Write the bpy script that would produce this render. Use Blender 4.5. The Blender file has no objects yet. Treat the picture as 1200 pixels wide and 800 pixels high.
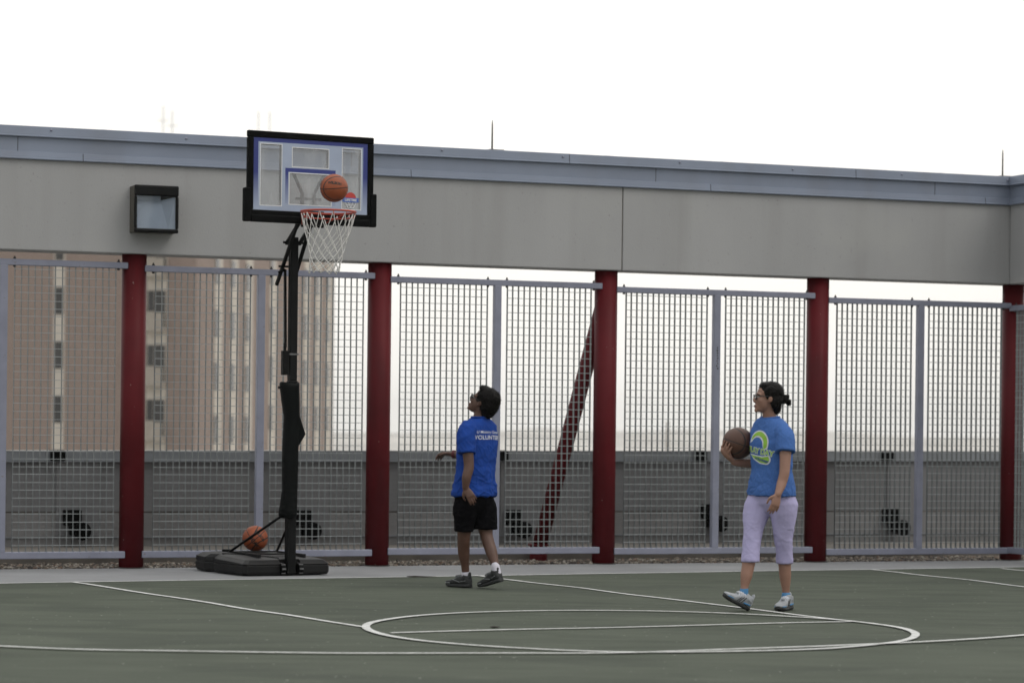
import bpy, bmesh, math, random
from mathutils import Vector, Matrix, noise
from mathutils.bvhtree import BVHTree
random.seed(7)
PI = math.pi
scene = bpy.context.scene
COL = scene.collection

# ------------------------------------------------------------------ camera geometry
FPX, CAMH, ROLL = 3150.0, 1.357, 0.0112        # focal length in photo pixels, eye height, camera roll
def U(px, py, Z):                              # pixel + distance -> world point
    dx, dy = px - 600, py - 500
    return Vector(((dx + ROLL*dy)*Z/FPX, Z, CAMH - (dy - ROLL*dx)*Z/FPX))
def G(px, py):                                 # pixel -> point of the level roof deck
    dx, dy = px - 600, py - 500
    Z = FPX*CAMH/(dy - ROLL*dx)
    return Vector(((dx + ROLL*dy)*Z/FPX, Z, 0))

# ------------------------------------------------------------------ materials
def N(nt, t, **kw):
    n = nt.nodes.new(t)
    for k, v in kw.items():
        if k == 'op': n.operation = v
        else: setattr(n, k, v)
    return n
def mat(name, col, rough=.6, metal=0, var=.12, vscale=3.0, bump=0, bscale=60, col2=None, stretch=None, spec=.5, coat=0, detail=6):
    m = bpy.data.materials.new(name); m.use_nodes = True
    nt = m.node_tree; p = nt.nodes['Principled BSDF']
    p.inputs['Roughness'].default_value = rough; p.inputs['Metallic'].default_value = metal
    p.inputs['Specular IOR Level'].default_value = spec
    p.inputs['Coat Weight'].default_value = coat
    tc = N(nt, 'ShaderNodeTexCoord'); vec = tc.outputs['Object']
    if stretch:
        mp = N(nt, 'ShaderNodeMapping'); mp.inputs['Scale'].default_value = stretch
        nt.links.new(vec, mp.inputs[0]); vec = mp.outputs[0]
    nz = N(nt, 'ShaderNodeTexNoise'); nz.inputs['Scale'].default_value = vscale; nz.inputs['Detail'].default_value = detail
    nt.links.new(vec, nz.inputs['Vector'])
    r = N(nt, 'ShaderNodeValToRGB')
    c2 = col2 or tuple(max(0, c*(1-var*2)) for c in col)
    r.color_ramp.elements[0].position = .3; r.color_ramp.elements[1].position = .7
    r.color_ramp.elements[0].color = (*c2, 1); r.color_ramp.elements[1].color = (*[min(1, c*(1+var*.5)) for c in col], 1)
    nt.links.new(nz.outputs['Fac'], r.inputs[0]); nt.links.new(r.outputs[0], p.inputs['Base Color'])
    if bump:
        b2 = N(nt, 'ShaderNodeTexNoise'); b2.inputs['Scale'].default_value = bscale; b2.inputs['Detail'].default_value = 4
        nt.links.new(vec, b2.inputs['Vector'])
        bp = N(nt, 'ShaderNodeBump'); bp.inputs['Strength'].default_value = bump; bp.inputs['Distance'].default_value = .01
        nt.links.new(b2.outputs['Fac'], bp.inputs['Height']); nt.links.new(bp.outputs[0], p.inputs['Normal'])
    return m
def prin(m): return m.node_tree.nodes['Principled BSDF']

# ------------------------------------------------------------------ mesh builder
class MB:
    def __init__(s): s.v = []; s.f = []; s.mi = []
    def quad(s, *pts, mi=0):
        i = len(s.v); s.v += [Vector(p) for p in pts]; s.f.append(tuple(range(i, i+len(pts)))); s.mi.append(mi)
    def hexa(s, p, mi=0):                       # 8 corners: bottom ring then top ring
        i = len(s.v); s.v += [Vector(q) for q in p]
        for f in ((3,2,1,0),(4,5,6,7),(0,1,5,4),(1,2,6,5),(2,3,7,6),(3,0,4,7)):
            s.f.append(tuple(i+k for k in f)); s.mi.append(mi)
    def box(s, c, size, M=None, mi=0):
        c = Vector(c); h = [q/2 for q in size]
        P = [Vector((x*h[0], y*h[1], z*h[2])) for z in (-1,1) for x, y in ((-1,-1),(1,-1),(1,1),(-1,1))]
        if M is not None: P = [M @ q for q in P]
        s.hexa([c+q for q in P], mi)
    def rings(s, R, cap=True, closed=False, mi=0):
        n = len(R[0]); i0 = len(s.v)
        for r in R: s.v += [Vector(q) for q in r]
        m = len(R)
        for j in range(m if closed else m-1):
            a, b = i0+j*n, i0+((j+1) % m)*n
            for k in range(n):
                s.f.append((a+k, a+(k+1)%n, b+(k+1)%n, b+k)); s.mi.append(mi)
        if cap and not closed:
            s.f.append(tuple(i0+k for k in reversed(range(n)))); s.mi.append(mi)
            s.f.append(tuple(i0+(m-1)*n+k for k in range(n))); s.mi.append(mi)
    def tube(s, pts, r, n=10, closed=False, mi=0, flat=1.0, round_ends=False):
        pts = [Vector(p) for p in pts]; m = len(pts)
        rr = list(r) if hasattr(r, '__len__') else [r]*m
        if round_ends and not closed:
            d0 = (pts[0]-pts[1]).normalized(); d1 = (pts[-1]-pts[-2]).normalized()
            a, b = pts[0], pts[-1]; ra, rb = rr[0], rr[-1]
            pts = [a+d0*ra*.95, a+d0*ra*.7] + pts + [b+d1*rb*.7, b+d1*rb*.95]
            rr = [ra*.3, ra*.72] + rr + [rb*.72, rb*.3]; m = len(pts)
        R = []; prev = None
        for j in range(m):
            if closed: t = (pts[(j+1)%m]-pts[j-1]).normalized()
            else: t = (pts[min(j+1,m-1)]-pts[max(j-1,0)]).normalized()
            if prev is None:
                a = Vector((0,0,1)) if abs(t.z) < .9 else Vector((1,0,0))
                u = t.cross(a).normalized()
            else:
                u = (prev - t*prev.dot(t)).normalized()
            prev = u; w = t.cross(u)
            R.append([pts[j] + (u*math.cos(q) + w*math.sin(q)*flat)*rr[j] for q in [2*PI*k/n for k in range(n)]])
        s.rings(R, True, closed, mi)
    def ell(s, c, rad, M=None, nu=20, nv=12, mi=0):
        c = Vector(c); R = []
        for j in range(1, nv):
            th = PI*j/nv
            ring = [Vector((rad[0]*math.sin(th)*math.cos(2*PI*k/nu), rad[1]*math.sin(th)*math.sin(2*PI*k/nu), -rad[2]*math.cos(th))) for k in range(nu)]
            R.append([c + (M @ q if M is not None else q) for q in ring])
        i0 = len(s.v); s.rings(R, False, mi=mi)
        bot = c + (M @ Vector((0,0,-rad[2])) if M is not None else Vector((0,0,-rad[2])))
        top = c + (M @ Vector((0,0,rad[2])) if M is not None else Vector((0,0,rad[2])))
        ib = len(s.v); s.v += [bot, top]; last = i0+(len(R)-1)*nu
        for k in range(nu):
            s.f.append((ib, i0+(k+1)%nu, i0+k)); s.mi.append(mi)
            s.f.append((ib+1, last+k, last+(k+1)%nu)); s.mi.append(mi)
    def mesh(s, name, mats, smooth=False):
        me = bpy.data.meshes.new(name)
        me.from_pydata([tuple(v) for v in s.v], [], s.f)
        for m in (mats if isinstance(mats, (list, tuple)) else [mats]): me.materials.append(m)
        for p, k in zip(me.polygons, s.mi): p.material_index = k
        if smooth: me.polygons.foreach_set('use_smooth', [True]*len(me.polygons))
        me.update(); return me
    def build(s, name, mats, parent=None, smooth=False, bevel=0, origin=None, fixn=True):
        me = s.mesh(name, mats, smooth)
        if fixn:
            bm = bmesh.new(); bm.from_mesh(me); bmesh.ops.recalc_face_normals(bm, faces=bm.faces); bm.to_mesh(me); bm.free()
        return link(name, me, parent, bevel, origin)
def link(name, me, parent=None, bevel=0, origin=None):
    o = bpy.data.objects.new(name, me); COL.objects.link(o)
    if origin is not None:
        me.transform(Matrix.Translation(-Vector(origin))); o.location = origin
    if parent is not None:
        o.parent = parent; o.matrix_parent_inverse = PW(parent).inverted()
    if bevel:
        b = o.modifiers.new('bevel', 'BEVEL'); b.width = bevel; b.segments = 2; b.limit_method = 'ANGLE'; b.angle_limit = math.radians(40)
        b.harden_normals = False
    return o
def PW(o):                                      # world matrix without a depsgraph update
    m = Matrix.LocRotScale(o.location, o.rotation_euler, o.scale)
    if o.parent is not None: m = PW(o.parent) @ o.matrix_parent_inverse @ m
    return m
def tag(o, label=None, cat=None, group=None, kind=None):
    if label: o['label'] = label
    if cat: o['category'] = cat
    if group: o['group'] = group
    if kind: o['kind'] = kind
    return o
def thing(name, label, cat, loc=(0,0,0), group=None, rz=0):
    o = bpy.data.objects.new(name, None); COL.objects.link(o); o.location = loc; o.rotation_euler = (0,0,rz)
    o.empty_display_size = .1
    return tag(o, label, cat, group)
def remesh(mb, name, mats, parent=None, voxel=.006, smooth=3, disp=None, origin=None, cut=None):
    """union of closed shells -> one continuous surface"""
    me = mb.mesh(name+'_raw', mats)
    bm = bmesh.new(); bm.from_mesh(me); bmesh.ops.recalc_face_normals(bm, faces=bm.faces)
    bmesh.ops.triangulate(bm, faces=[f for f in bm.faces if len(f.verts) > 4]); bm.to_mesh(me); bm.free()
    o = bpy.data.objects.new(name+'_raw', me); COL.objects.link(o)
    r = o.modifiers.new('r', 'REMESH'); r.mode = 'VOXEL'; r.voxel_size = voxel
    dg = bpy.context.evaluated_depsgraph_get()
    me2 = bpy.data.meshes.new_from_object(o.evaluated_get(dg))
    bpy.data.objects.remove(o); me2.name = name
    bm = bmesh.new(); bm.from_mesh(me2)
    for _ in range(smooth): bmesh.ops.smooth_vert(bm, verts=bm.verts, factor=.5, use_axis_x=True, use_axis_y=True, use_axis_z=True)
    if disp:
        bm.normal_update()
        new = [v.co + v.normal*disp(v.co, v.normal) for v in bm.verts]
        for v, c in zip(bm.verts, new): v.co = c
    bm.to_mesh(me2); bm.free()
    me2.polygons.foreach_set('use_smooth', [True]*len(me2.polygons))
    if not me2.materials:
        me2.materials.append(mats if not isinstance(mats, (list, tuple)) else mats[0])
    return link(name, me2, parent, origin=origin)
def text2d(s, size=1.0, bold=0.0, sub=.02, shear=0, space=1.0, xscale=1.0):
    cu = bpy.data.curves.new('t', 'FONT'); cu.body = s; cu.size = size; cu.offset = bold; cu.align_x = 'CENTER'; cu.align_y = 'CENTER'
    cu.resolution_u = 3; cu.shear = shear; cu.space_character = space
    o = bpy.data.objects.new('t', cu); COL.objects.link(o)
    dg = bpy.context.evaluated_depsgraph_get()
    me = bpy.data.meshes.new_from_object(o.evaluated_get(dg)); bpy.data.objects.remove(o); bpy.data.curves.remove(cu)
    bm = bmesh.new(); bm.from_mesh(me); bmesh.ops.triangulate(bm, faces=bm.faces)
    for _ in range(4):
        es = [e for e in bm.edges if e.calc_length() > sub]
        if not es: break
        bmesh.ops.subdivide_edges(bm, edges=es, cuts=1); bmesh.ops.triangulate(bm, faces=bm.faces)
    bm.verts.ensure_lookup_table()
    V = [(v.co.x*xscale, v.co.y) for v in bm.verts]; F = [tuple(q.index for q in f.verts) for f in bm.faces]
    bm.free(); bpy.data.meshes.remove(me); return V, F
def mapped(name, VF, fn, m, parent):
    V, F = VF
    me = bpy.data.meshes.new(name); me.from_pydata([tuple(fn(x, y)) for x, y in V], [], F); me.materials.append(m); me.update()
    return link(name, me, parent)
def poly2d(pts, sub=.02):
    bm = bmesh.new(); bm.faces.new([bm.verts.new((x, y, 0)) for x, y in pts]); bmesh.ops.triangulate(bm, faces=bm.faces)
    for _ in range(5):
        es = [e for e in bm.edges if e.calc_length() > sub]
        if not es: break
        bmesh.ops.subdivide_edges(bm, edges=es, cuts=1); bmesh.ops.triangulate(bm, faces=bm.faces)
    bm.verts.index_update()
    V = [(v.co.x, v.co.y) for v in bm.verts]; F = [tuple(q.index for q in f.verts) for f in bm.faces]; bm.free(); return V, F

# ------------------------------------------------------------------ material library
M = {}
M['beam'] = mat('precast_concrete', (.362,.362,.36), .85, var=.06, vscale=.9, bump=.15, bscale=120, stretch=(1,1,.35))
M['flash'] = mat('blue_grey_sheet_metal', (.235,.27,.34), .42, metal=.25, var=.05, vscale=1.5, bump=.04, bscale=3)
M['red'] = mat('red_gloss_paint', (.112,.012,.0155), .5, var=.12, vscale=2.2, bump=.04, bscale=30, spec=.12)
M['steel'] = mat('grey_painted_steel', (.25,.262,.33), .5, metal=.15, var=.07, vscale=6, bump=.03, bscale=40)
M['galv'] = mat('galvanised_bar', (.18,.195,.195), .55, metal=.3, var=.12, vscale=9)
M['rod'] = mat('bright_galvanised_rod', (.32,.34,.34), .5, metal=.2, var=.1, vscale=9)
M['black'] = mat('black_plastic', (.005,.0055,.0055), .55, var=.2, vscale=8, bump=.06, bscale=150, spec=.06)
M['blackmetal'] = mat('black_powder_coat', (.005,.0055,.0055), .5, var=.2, vscale=10, bump=.03, bscale=200, spec=.18)
M['basepl'] = mat('moulded_dark_plastic', (.0125,.0125,.0125), .5, var=.2, vscale=5, bump=.08, bscale=220, spec=.25)
M['pad'] = mat('black_vinyl_pad', (.0032,.0045,.0042), .6, var=.2, vscale=6, bump=.25, bscale=14, spec=.12)
M['deck'] = mat('concrete_deck', (.24,.245,.25), .9, var=.10, vscale=1.2, bump=.2, bscale=90)
M['line'] = mat('white_court_paint', (.62,.62,.60), .75, var=.10, vscale=14, col2=(.44,.45,.43))
M['parapet'] = mat('parapet_render', (.192,.194,.197), .9, var=.08, vscale=1.2, bump=.12, bscale=60)
M['parapet_cap'] = mat('parapet_coping', (.23,.245,.26), .5, metal=.2, var=.06, vscale=2)
M['kerb'] = mat('weathered_kerb', (.17,.155,.135), .95, var=.15, vscale=3, bump=.2, bscale=60)
M['dirt'] = mat('roof_dirt', (.13,.115,.095), .95, var=.2, vscale=14, bump=.3, bscale=70)
M['rim'] = mat('red_orange_enamel', (.42,.055,.028), .4, var=.08, vscale=20)
M['net'] = mat('white_nylon_cord', (.68,.67,.64), .85, var=.10, vscale=60)
M['white'] = mat('white_print', (.72,.73,.74), .6, var=.03)
M['ltred'] = mat('red_print', (.50,.05,.04), .5, var=.03)
M['logoblue'] = mat('blue_print', (.06,.13,.42), .5, var=.03)
M['ink'] = mat('dark_ink', (.02,.015,.012), .6, var=.05)

def overlay(m, scale, stretch, lo, hi, col, fac, detail=4):
    nt = m.node_tree; p = prin(m); src = p.inputs['Base Color'].links[0].from_socket
    tc = N(nt,'ShaderNodeTexCoord'); mp = N(nt,'ShaderNodeMapping'); mp.inputs['Scale'].default_value = stretch; nt.links.new(tc.outputs['Object'], mp.inputs[0])
    nz = N(nt,'ShaderNodeTexNoise'); nz.inputs['Scale'].default_value = scale; nz.inputs['Detail'].default_value = detail; nt.links.new(mp.outputs[0], nz.inputs['Vector'])
    mr = N(nt,'ShaderNodeMapRange'); mr.inputs[1].default_value = lo; mr.inputs[2].default_value = hi; mr.inputs[4].default_value = fac; nt.links.new(nz.outputs['Fac'], mr.inputs[0])
    mx = N(nt,'ShaderNodeMixRGB'); mx.inputs['Color2'].default_value = (*col,1); nt.links.new(mr.outputs[0], mx.inputs['Fac']); nt.links.new(src, mx.inputs['Color1']); nt.links.new(mx.outputs[0], p.inputs['Base Color'])
overlay(M['beam'], 1.0, (3.2,3.2,.22), .50, .72, (.20,.195,.18), .22)     # rain streaks down the concrete
overlay(M['beam'], 1.3, (1,1,1), .55, .75, (.40,.40,.38), .5)
overlay(M['beam'], 45, (1,1,1), .70, .74, (.16,.155,.15), .5, 2)
overlay(M['red'], 34, (1,1,.8), .755, .77, (.30,.24,.22), .8, 2)          # chipped paint
overlay(M['red'], 2.0, (2,2,.35), .52, .75, (.055,.012,.013), .6)
overlay(M['flash'], 1.2, (2,2,.6), .5, .75, (.20,.215,.25), .6)
overlay(M['steel'], 30, (1,1,1), .70, .74, (.16,.13,.11), .6, 2)
overlay(M['deck'], .7, (.6,1,1), .5, .72, (.19,.19,.19), .6); overlay(M['deck'], 22, (1,1,1), .70, .74, (.14,.14,.135), .5, 2)
overlay(M['parapet'], 1.0, (2.5,2.5,.3), .5, .75, (.13,.125,.12), .6)
def court_mat():
    m = bpy.data.materials.new('green_court_paint'); m.use_nodes = True; nt = m.node_tree; p = prin(m)
    tc = N(nt, 'ShaderNodeTexCoord')
    def nz(scale, st, detail=5, rough=.55):
        mp = N(nt, 'ShaderNodeMapping'); mp.inputs['Scale'].default_value = st; nt.links.new(tc.outputs['Object'], mp.inputs[0])
        n = N(nt, 'ShaderNodeTexNoise'); n.inputs['Scale'].default_value = scale; n.inputs['Detail'].default_value = detail; n.inputs['Roughness'].default_value = rough
        nt.links.new(mp.outputs[0], n.inputs['Vector']); return n
    a = nz(.9, (.5,.8,1)); b = nz(4, (.30,1.0,1)); c = nz(160, (1,1,1), 2); d = nz(26, (1,.35,1), 2)
    r = N(nt, 'ShaderNodeValToRGB'); r.color_ramp.elements[0].position = .3; r.color_ramp.elements[1].position = .72
    r.color_ramp.elements[0].color = (.049,.058,.043,1); r.color_ramp.elements[1].color = (.092,.104,.079,1)
    mx = N(nt, 'ShaderNodeMath', op='ADD'); ml = N(nt, 'ShaderNodeMath', op='MULTIPLY'); ml.inputs[1].default_value = .55
    nt.links.new(b.outputs['Fac'], ml.inputs[0]); m3 = N(nt, 'ShaderNodeMath', op='MULTIPLY'); m3.inputs[1].default_value = .45
    nt.links.new(a.outputs['Fac'], m3.inputs[0]); nt.links.new(ml.outputs[0], mx.inputs[0]); nt.links.new(m3.outputs[0], mx.inputs[1])
    nt.links.new(mx.outputs[0], r.inputs[0])
    # pale flecks of chipped paint and grit
    fr = N(nt, 'ShaderNodeValToRGB'); fr.color_ramp.elements[0].position = .735; fr.color_ramp.elements[1].position = .77
    nt.links.new(d.outputs['Fac'], fr.inputs[0])
    mc = N(nt, 'ShaderNodeMixRGB'); mc.inputs['Color2'].default_value = (.13,.135,.11,1)
    nt.links.new(fr.outputs[0], mc.inputs['Fac']); nt.links.new(r.outputs[0], mc.inputs['Color1'])
    mg = N(nt, 'ShaderNodeMixRGB', blend_type='OVERLAY'); mg.inputs['Fac'].default_value = .35
    nt.links.new(mc.outputs[0], mg.inputs['Color1']); nt.links.new(c.outputs['Color'], mg.inputs['Color2'])
    bw = N(nt, 'ShaderNodeRGBToBW'); nt.links.new(c.outputs['Color'], bw.inputs[0]); nt.links.new(bw.outputs[0], mg.inputs['Color2'])
    nt.links.new(mg.outputs[0], p.inputs['Base Color'])
    p.inputs['Roughness'].default_value = .85; p.inputs['Specular IOR Level'].default_value = .15
    bp = N(nt, 'ShaderNodeBump'); bp.inputs['Strength'].default_value = .35; bp.inputs['Distance'].default_value = .004
    nt.links.new(c.outputs['Fac'], bp.inputs['Height']); nt.links.new(bp.outputs[0], p.inputs['Normal'])
    return m
M['court'] = court_mat()
overlay(M['court'], 1.1, (.5,1,1), .54, .60, (.046,.054,.042), .45)      # old puddle marks
overlay(M['court'], 7, (.18,1.7,1), .62, .70, (.112,.122,.098), .45)     # scuffs
overlay(M['court'], 26, (1,.5,1), .725, .745, (.30,.31,.27), .8, 2)       # grit and paint flecks
overlay(M['court'], 30, (1,.6,1), .735, .75, (.02,.024,.018), .7, 2)
overlay(M['line'], 20, (1,1,1), .60, .66, (.16,.17,.14), .6, 3)          # worn line paint

# ------------------------------------------------------------------ roof deck, court, lines
def undul(x, y):
    return .009*noise.noise(Vector((x*1.0, y*.8, 3.1))) + .004*noise.noise(Vector((x*.35, y*.3, 9.7)))
TH = math.radians(21.5)
FU = Vector((math.cos(TH), math.sin(TH), 0)); FN = Vector((math.sin(TH), -math.cos(TH), 0))   # along the fence, towards the court
F0 = Vector((0, 26.53, 0))
def fp(s, d, z): return F0 + FU*s + FN*d + Vector((0,0,z))
def fs(px, d=0, Y=None):                        # distance along fence of a pixel column (at horizon height)
    r = (px-600)/FPX
    # X = r Y ; X = FU.x s + FN.x d ; Y = F0.y + FU.y s + FN.y d
    return (r*(F0.y+FN.y*d) - FN.x*d)/(FU.x - r*FU.y)
MF = Matrix((( FU.x, -FN.x, 0), (FU.y, -FN.y, 0), (0,0,1)))   # fence frame: x along, y away, z up

mb = MB(); mb.quad(fp(-14,.06,0), fp(-14,-26.6,0), (20,-6,0), (24,20,0), fp(16,.06,0))
mb = MB(); mb.hexa([fp(-16,30,-.4), fp(14,30,-.4), fp(14,-3.2,-.4), fp(-16,-3.2,-.4), fp(-16,30,-.012), fp(14,30,-.012), fp(14,-3.2,-.012), fp(-16,-3.2,-.012)])
tag(mb.build('roof_deck', M['deck']), kind='structure')
# host building below the deck
mb = MB(); mb.hexa([fp(-15.9,29.9,-18), fp(13.9,29.9,-18), fp(13.9,-3.1,-18), fp(-15.9,-3.1,-18), fp(-15.9,29.9,-.402), fp(13.9,29.9,-.402), fp(13.9,-3.1,-.402), fp(-15.9,-3.1,-.402)])
tag(mb.build('building_below', M['parapet']), kind='structure')
# concrete apron strip, its broken edge meets the gravel
mb = MB(); n = 160
for i in range(n):
    s0, s1 = -15+i*28/n, -15+(i+1)*28/n
    e = lambda s: .02 + .025*noise.noise(Vector((s*3,0,5)))
    mb.quad(fp(s0,4,-.006), fp(s1,4,-.006), fp(s1,e(s1),0), fp(s0,e(s0),0))
    mb.quad(fp(s0,e(s0),0), fp(s1,e(s1),0), fp(s1,e(s1)-.01,-.03), fp(s0,e(s0)-.01,-.03))
tag(mb.build('concrete_apron', M['deck'], smooth=True), kind='structure')

B0, B1 = G(83,682.3), G(1020,667.4)             # baseline of the court
CU = (B1-B0).normalized(); CN = Vector((CU.y, -CU.x, 0))
mb = MB(); nx, ny = 150, 150; VV = []
for j in range(ny+1):
    for i in range(nx+1):
        p = B0 + CU*(-9+i*22/nx) + CN*(.0+ j*26/ny)
        VV.append(Vector((p.x, p.y, .004+undul(p.x, p.y)*min(1, j*26/ny*1.5+.2))))
mb.v = VV
for j in range(ny):
    for i in range(nx):
        a = j*(nx+1)+i; mb.f.append((a, a+1, a+nx+2, a+nx+1)); mb.mi.append(0)
tag(mb.build('court_surface', M['court'], smooth=True), kind='structure')
def dB(p): return max(0, (Vector((p.x,p.y,0))-B0).dot(CN))
def czt(p): return .004+undul(p.x, p.y)*min(1, dB(p)*1.5+.2)
def strip(name, pts, w=.05, step=.08, closed=False, lift=.005):
    P = [Vector((p.x, p.y, 0)) for p in pts]; Q = []
    for a, b in zip(P, P[1:]):
        k = max(1, int((b-a).length/step)); Q += [a.lerp(b, i/k) for i in range(k)]
    Q.append(P[-1]); mb = MB(); L = []; R = []
    for i, q in enumerate(Q):
        t = (Q[min(i+1,len(Q)-1)]-Q[max(i-1,0)]).normalized()
        if closed and i in (0, len(Q)-1): t = (Q[1]-Q[-2]).normalized()
        nn = Vector((-t.y, t.x, 0)); jit = .003*noise.noise(q*4)
        for Lst, sg in ((L,1),(R,-1)):
            e = q + nn*(sg*w/2 + jit + .002*noise.noise(q*17+Vector((sg*3,0,0)))); e.z = czt(e)+lift; Lst.append(e)
    mb.v = L+R; n = len(L)
    for i in range(n-1): mb.f.append((i, n+i, n+i+1, i+1)); mb.mi.append(0)
    return tag(mb.build(name, M['line'], smooth=True, fixn=False), kind='structure')
strip('court_baseline', [B0-CU*8+CN*.03, B0+CU*12.8+CN*.03])
strip('lane_line', [G(83,682.3)+CN*.05, G(431,737)], lift=.0065)
strip('lane_line', [G(555,674.5)+CN*.03, G(1002,729.3)], lift=.0065)
strip('free_throw_line', [G(458,743.2), G(1002,729.3)], lift=.008)
CC = Vector((.87,18.05,0))
strip('centre_circle' if False else 'free_throw_circle', [CC+Vector((math.cos(a),math.sin(a),0))*1.835 for a in [2*PI*i/160 for i in range(161)]], closed=True, lift=.0095, w=.055)
A0 = Vector((-1.3,22.4,0))
strip('three_point_arc', [A0+Vector((math.sin(a),-math.cos(a),0))*6.55 for a in [-1.25+2.5*i/120 for i in range(121)]], lift=.011)
strip('side_court_line', [G(1022,668.0)+CN*.0, G(1200,687.7), G(1400,709)], lift=.0065)
strip('side_court_line', [G(1173,666.6), G(1260,676)], lift=.0065)

# gravel strip behind the apron with a low kerb and the roof beyond it
mb = MB(); mb.quad(fp(-15,.05,-.009), fp(13.5,.05,-.009), fp(13.5,-1.0,-.009), fp(-15,-1.0,-.009))
tag(mb.build('gravel_bed', M['dirt']), kind='structure')
mb = MB(); mb.hexa([fp(-15,-.75,-.01), fp(13.5,-.75,-.01), fp(13.5,-3,-.01), fp(-15,-3,-.01), fp(-15,-.75,.10), fp(13.5,-.75,.10), fp(13.5,-3,.10), fp(-15,-3,.10)])
tag(mb.build('kerb', M['kerb'], bevel=.012), kind='structure')
stones = []
for k, c in enumerate([(.20,.165,.125),(.12,.10,.08),(.34,.31,.26),(.06,.05,.042),(.18,.12,.085)]):
    stones.append(mat('pebble_stone_%d' % k, c, .85, var=.15, vscale=30))
mb = MB(); ico = bmesh.new(); bmesh.ops.create_icosphere(ico, subdivisions=1, radius=1)
IV = [v.co.copy() for v in ico.verts]; ico.verts.index_update(); IF = [tuple(v.index for v in f.verts) for f in ico.faces]; ico.free()
rs = random.Random(3)
for _ in range(15000):
    s = rs.uniform(-8.5, 8.2); d = -.74 + .78*rs.random()**.9
    r = rs.uniform(.008,.020)*(1.4 if rs.random() < .08 else 1); c = fp(s, d, -.009+r*.35+rs.random()*.012)
    i0 = len(mb.v); sc = Vector((rs.uniform(.8,1.4), rs.uniform(.7,1.2), rs.uniform(.5,.85)))*r
    R = Matrix.Rotation(rs.random()*6.28, 3, 'Z'); k = rs.choice((0,0,1,1,2,3,3,4))
    mb.v += [c + R @ Vector((v.x*sc.x*rs.uniform(.8,1.2), v.y*sc.y, v.z*sc.z*rs.uniform(.8,1.2))) for v in IV]
    mb.f += [tuple(i0+q for q in f) for f in IF]; mb.mi += [k]*len(IF)
tag(mb.build('gravel', stones, fixn=False), 'brown and grey pebbles in a strip along the foot of the fence', 'gravel', kind='stuff')

# ------------------------------------------------------------------ columns
col_px = [-160, 155.3, 443.2, 708.4, 956.8, 1185.8]
col_s = [fs(p) for p in col_px]
CR = .115
col_labels = ['red round steel column beyond the one left of the hoop stand',
 'red round steel column left of the basketball hoop stand',
 'red round steel column between the hoop stand and the player looking up',
 'red round steel column with a diagonal brace behind it',
 'red round steel column right beside the woman holding a ball',
 'red round steel column under the inside corner of the concrete beam']
def column(s, d, label):
    t = thing('steel_column', label, 'column', fp(s, d, 0), 'red columns carrying the concrete beam')
    mb = MB(); c = Vector((0,0,0))
    for z0, z1, r in ((-.008, 2.94, CR),):
        mb.rings([[fp(s,d,z)+Vector((math.cos(a)*r, math.sin(a)*r, 0)) for a in [2*PI*k/40 for k in range(40)]] for z in (z0, z1)])
    mb.build('shaft', M['red'], t, smooth=False).data.polygons.foreach_set('use_smooth', [True]*40+[False]*2)
    mb = MB(); mb.rings([[fp(s,d,z)+Vector((math.cos(a)*r, math.sin(a)*r, 0)) for a in [2*PI*k/40 for k in range(40)]] for z, r in ((-.01,CR+.018),(.008,CR+.016),(.010,CR+.004))])
    mb.build('base_plate', M['ink'], t)
    return t
for s, l in zip(col_s, col_labels): column(s, 0, l)

# diagonal brace behind the fourth bay
b0 = G(631,657.0); t = thing('diagonal_brace', 'red steel pipe leaning from the gravel up to the back of a column', 'brace', b0)
b0g = b0 + Vector((0,0,-.012)); topp = fp(col_s[3], -.06, 2.62)
mb = MB(); mb.tube([b0g, b0g+Vector((0,0,.17))], .088, 24); mb.build('stub', M['red'], t, smooth=True, bevel=.004)
mb = MB(); mb.tube([b0+Vector((0,0,.12)), topp], .076, 20); mb.build('pipe', M['red'], t, smooth=True)
mb = MB(); mb.box(b0+Vector((0,0,.165)), (.19,.19,.016), MF); mb.build('flange', M['red'], t, bevel=.003)

# ------------------------------------------------------------------ concrete beam with metal coping
BH0, BH1, BF = 2.925, 3.757, .165                # soffit, top of concrete, front face offset
s_cor = fs(1180.5, BF)
sL = -12.0
bj = fs(727, BF)
beam = thing('concrete_beam', 'long grey precast beam over the fence with a blue grey metal coping', 'beam', fp(0,0,BH0))
def fbox(mb, s0, s1, d0, d1, z0, z1, mi=0):
    mb.hexa([fp(s0,d1,z0), fp(s1,d1,z0), fp(s1,d0,z0), fp(s0,d0,z0), fp(s0,d1,z1), fp(s1,d1,z1), fp(s1,d0,z1), fp(s0,d0,z1)], mi)
seams = [sL, bj-7.6, bj, s_cor+.4]
for a, b in zip(seams, seams[1:]):
    mb = MB(); fbox(mb, a+.005, b-.005, -.2, BF, BH0, BH1); mb.build('precast_panel', M['beam'], beam, bevel=.008)
mb = MB(); fbox(mb, sL+.01, s_cor+.39, -.19, BF-.012, BH0+.01, BH1); mb.build('joint_sealant', M['kerb'], beam)
def coping(parent, prof, a, b, name, dirn=None, org=None):
    """prof: list of (offset towards the court, z); a..b along the wall"""
    mb = MB(); n = len(prof)
    P = lambda s, o, z: (fp(s, o, z) if dirn is None else org(s, o, z))
    # pull back each end's seam by 2 mm
    for (o0,z0),(o1,z1) in zip(prof, prof[1:]):
        mb.quad(P(a(o0),o0,z0), P(b(o0),o0,z0), P(b(o1),o1,z1), P(a(o1),o1,z1))
    return mb.build(name, M['flash'], parent, fixn=False)
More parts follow.
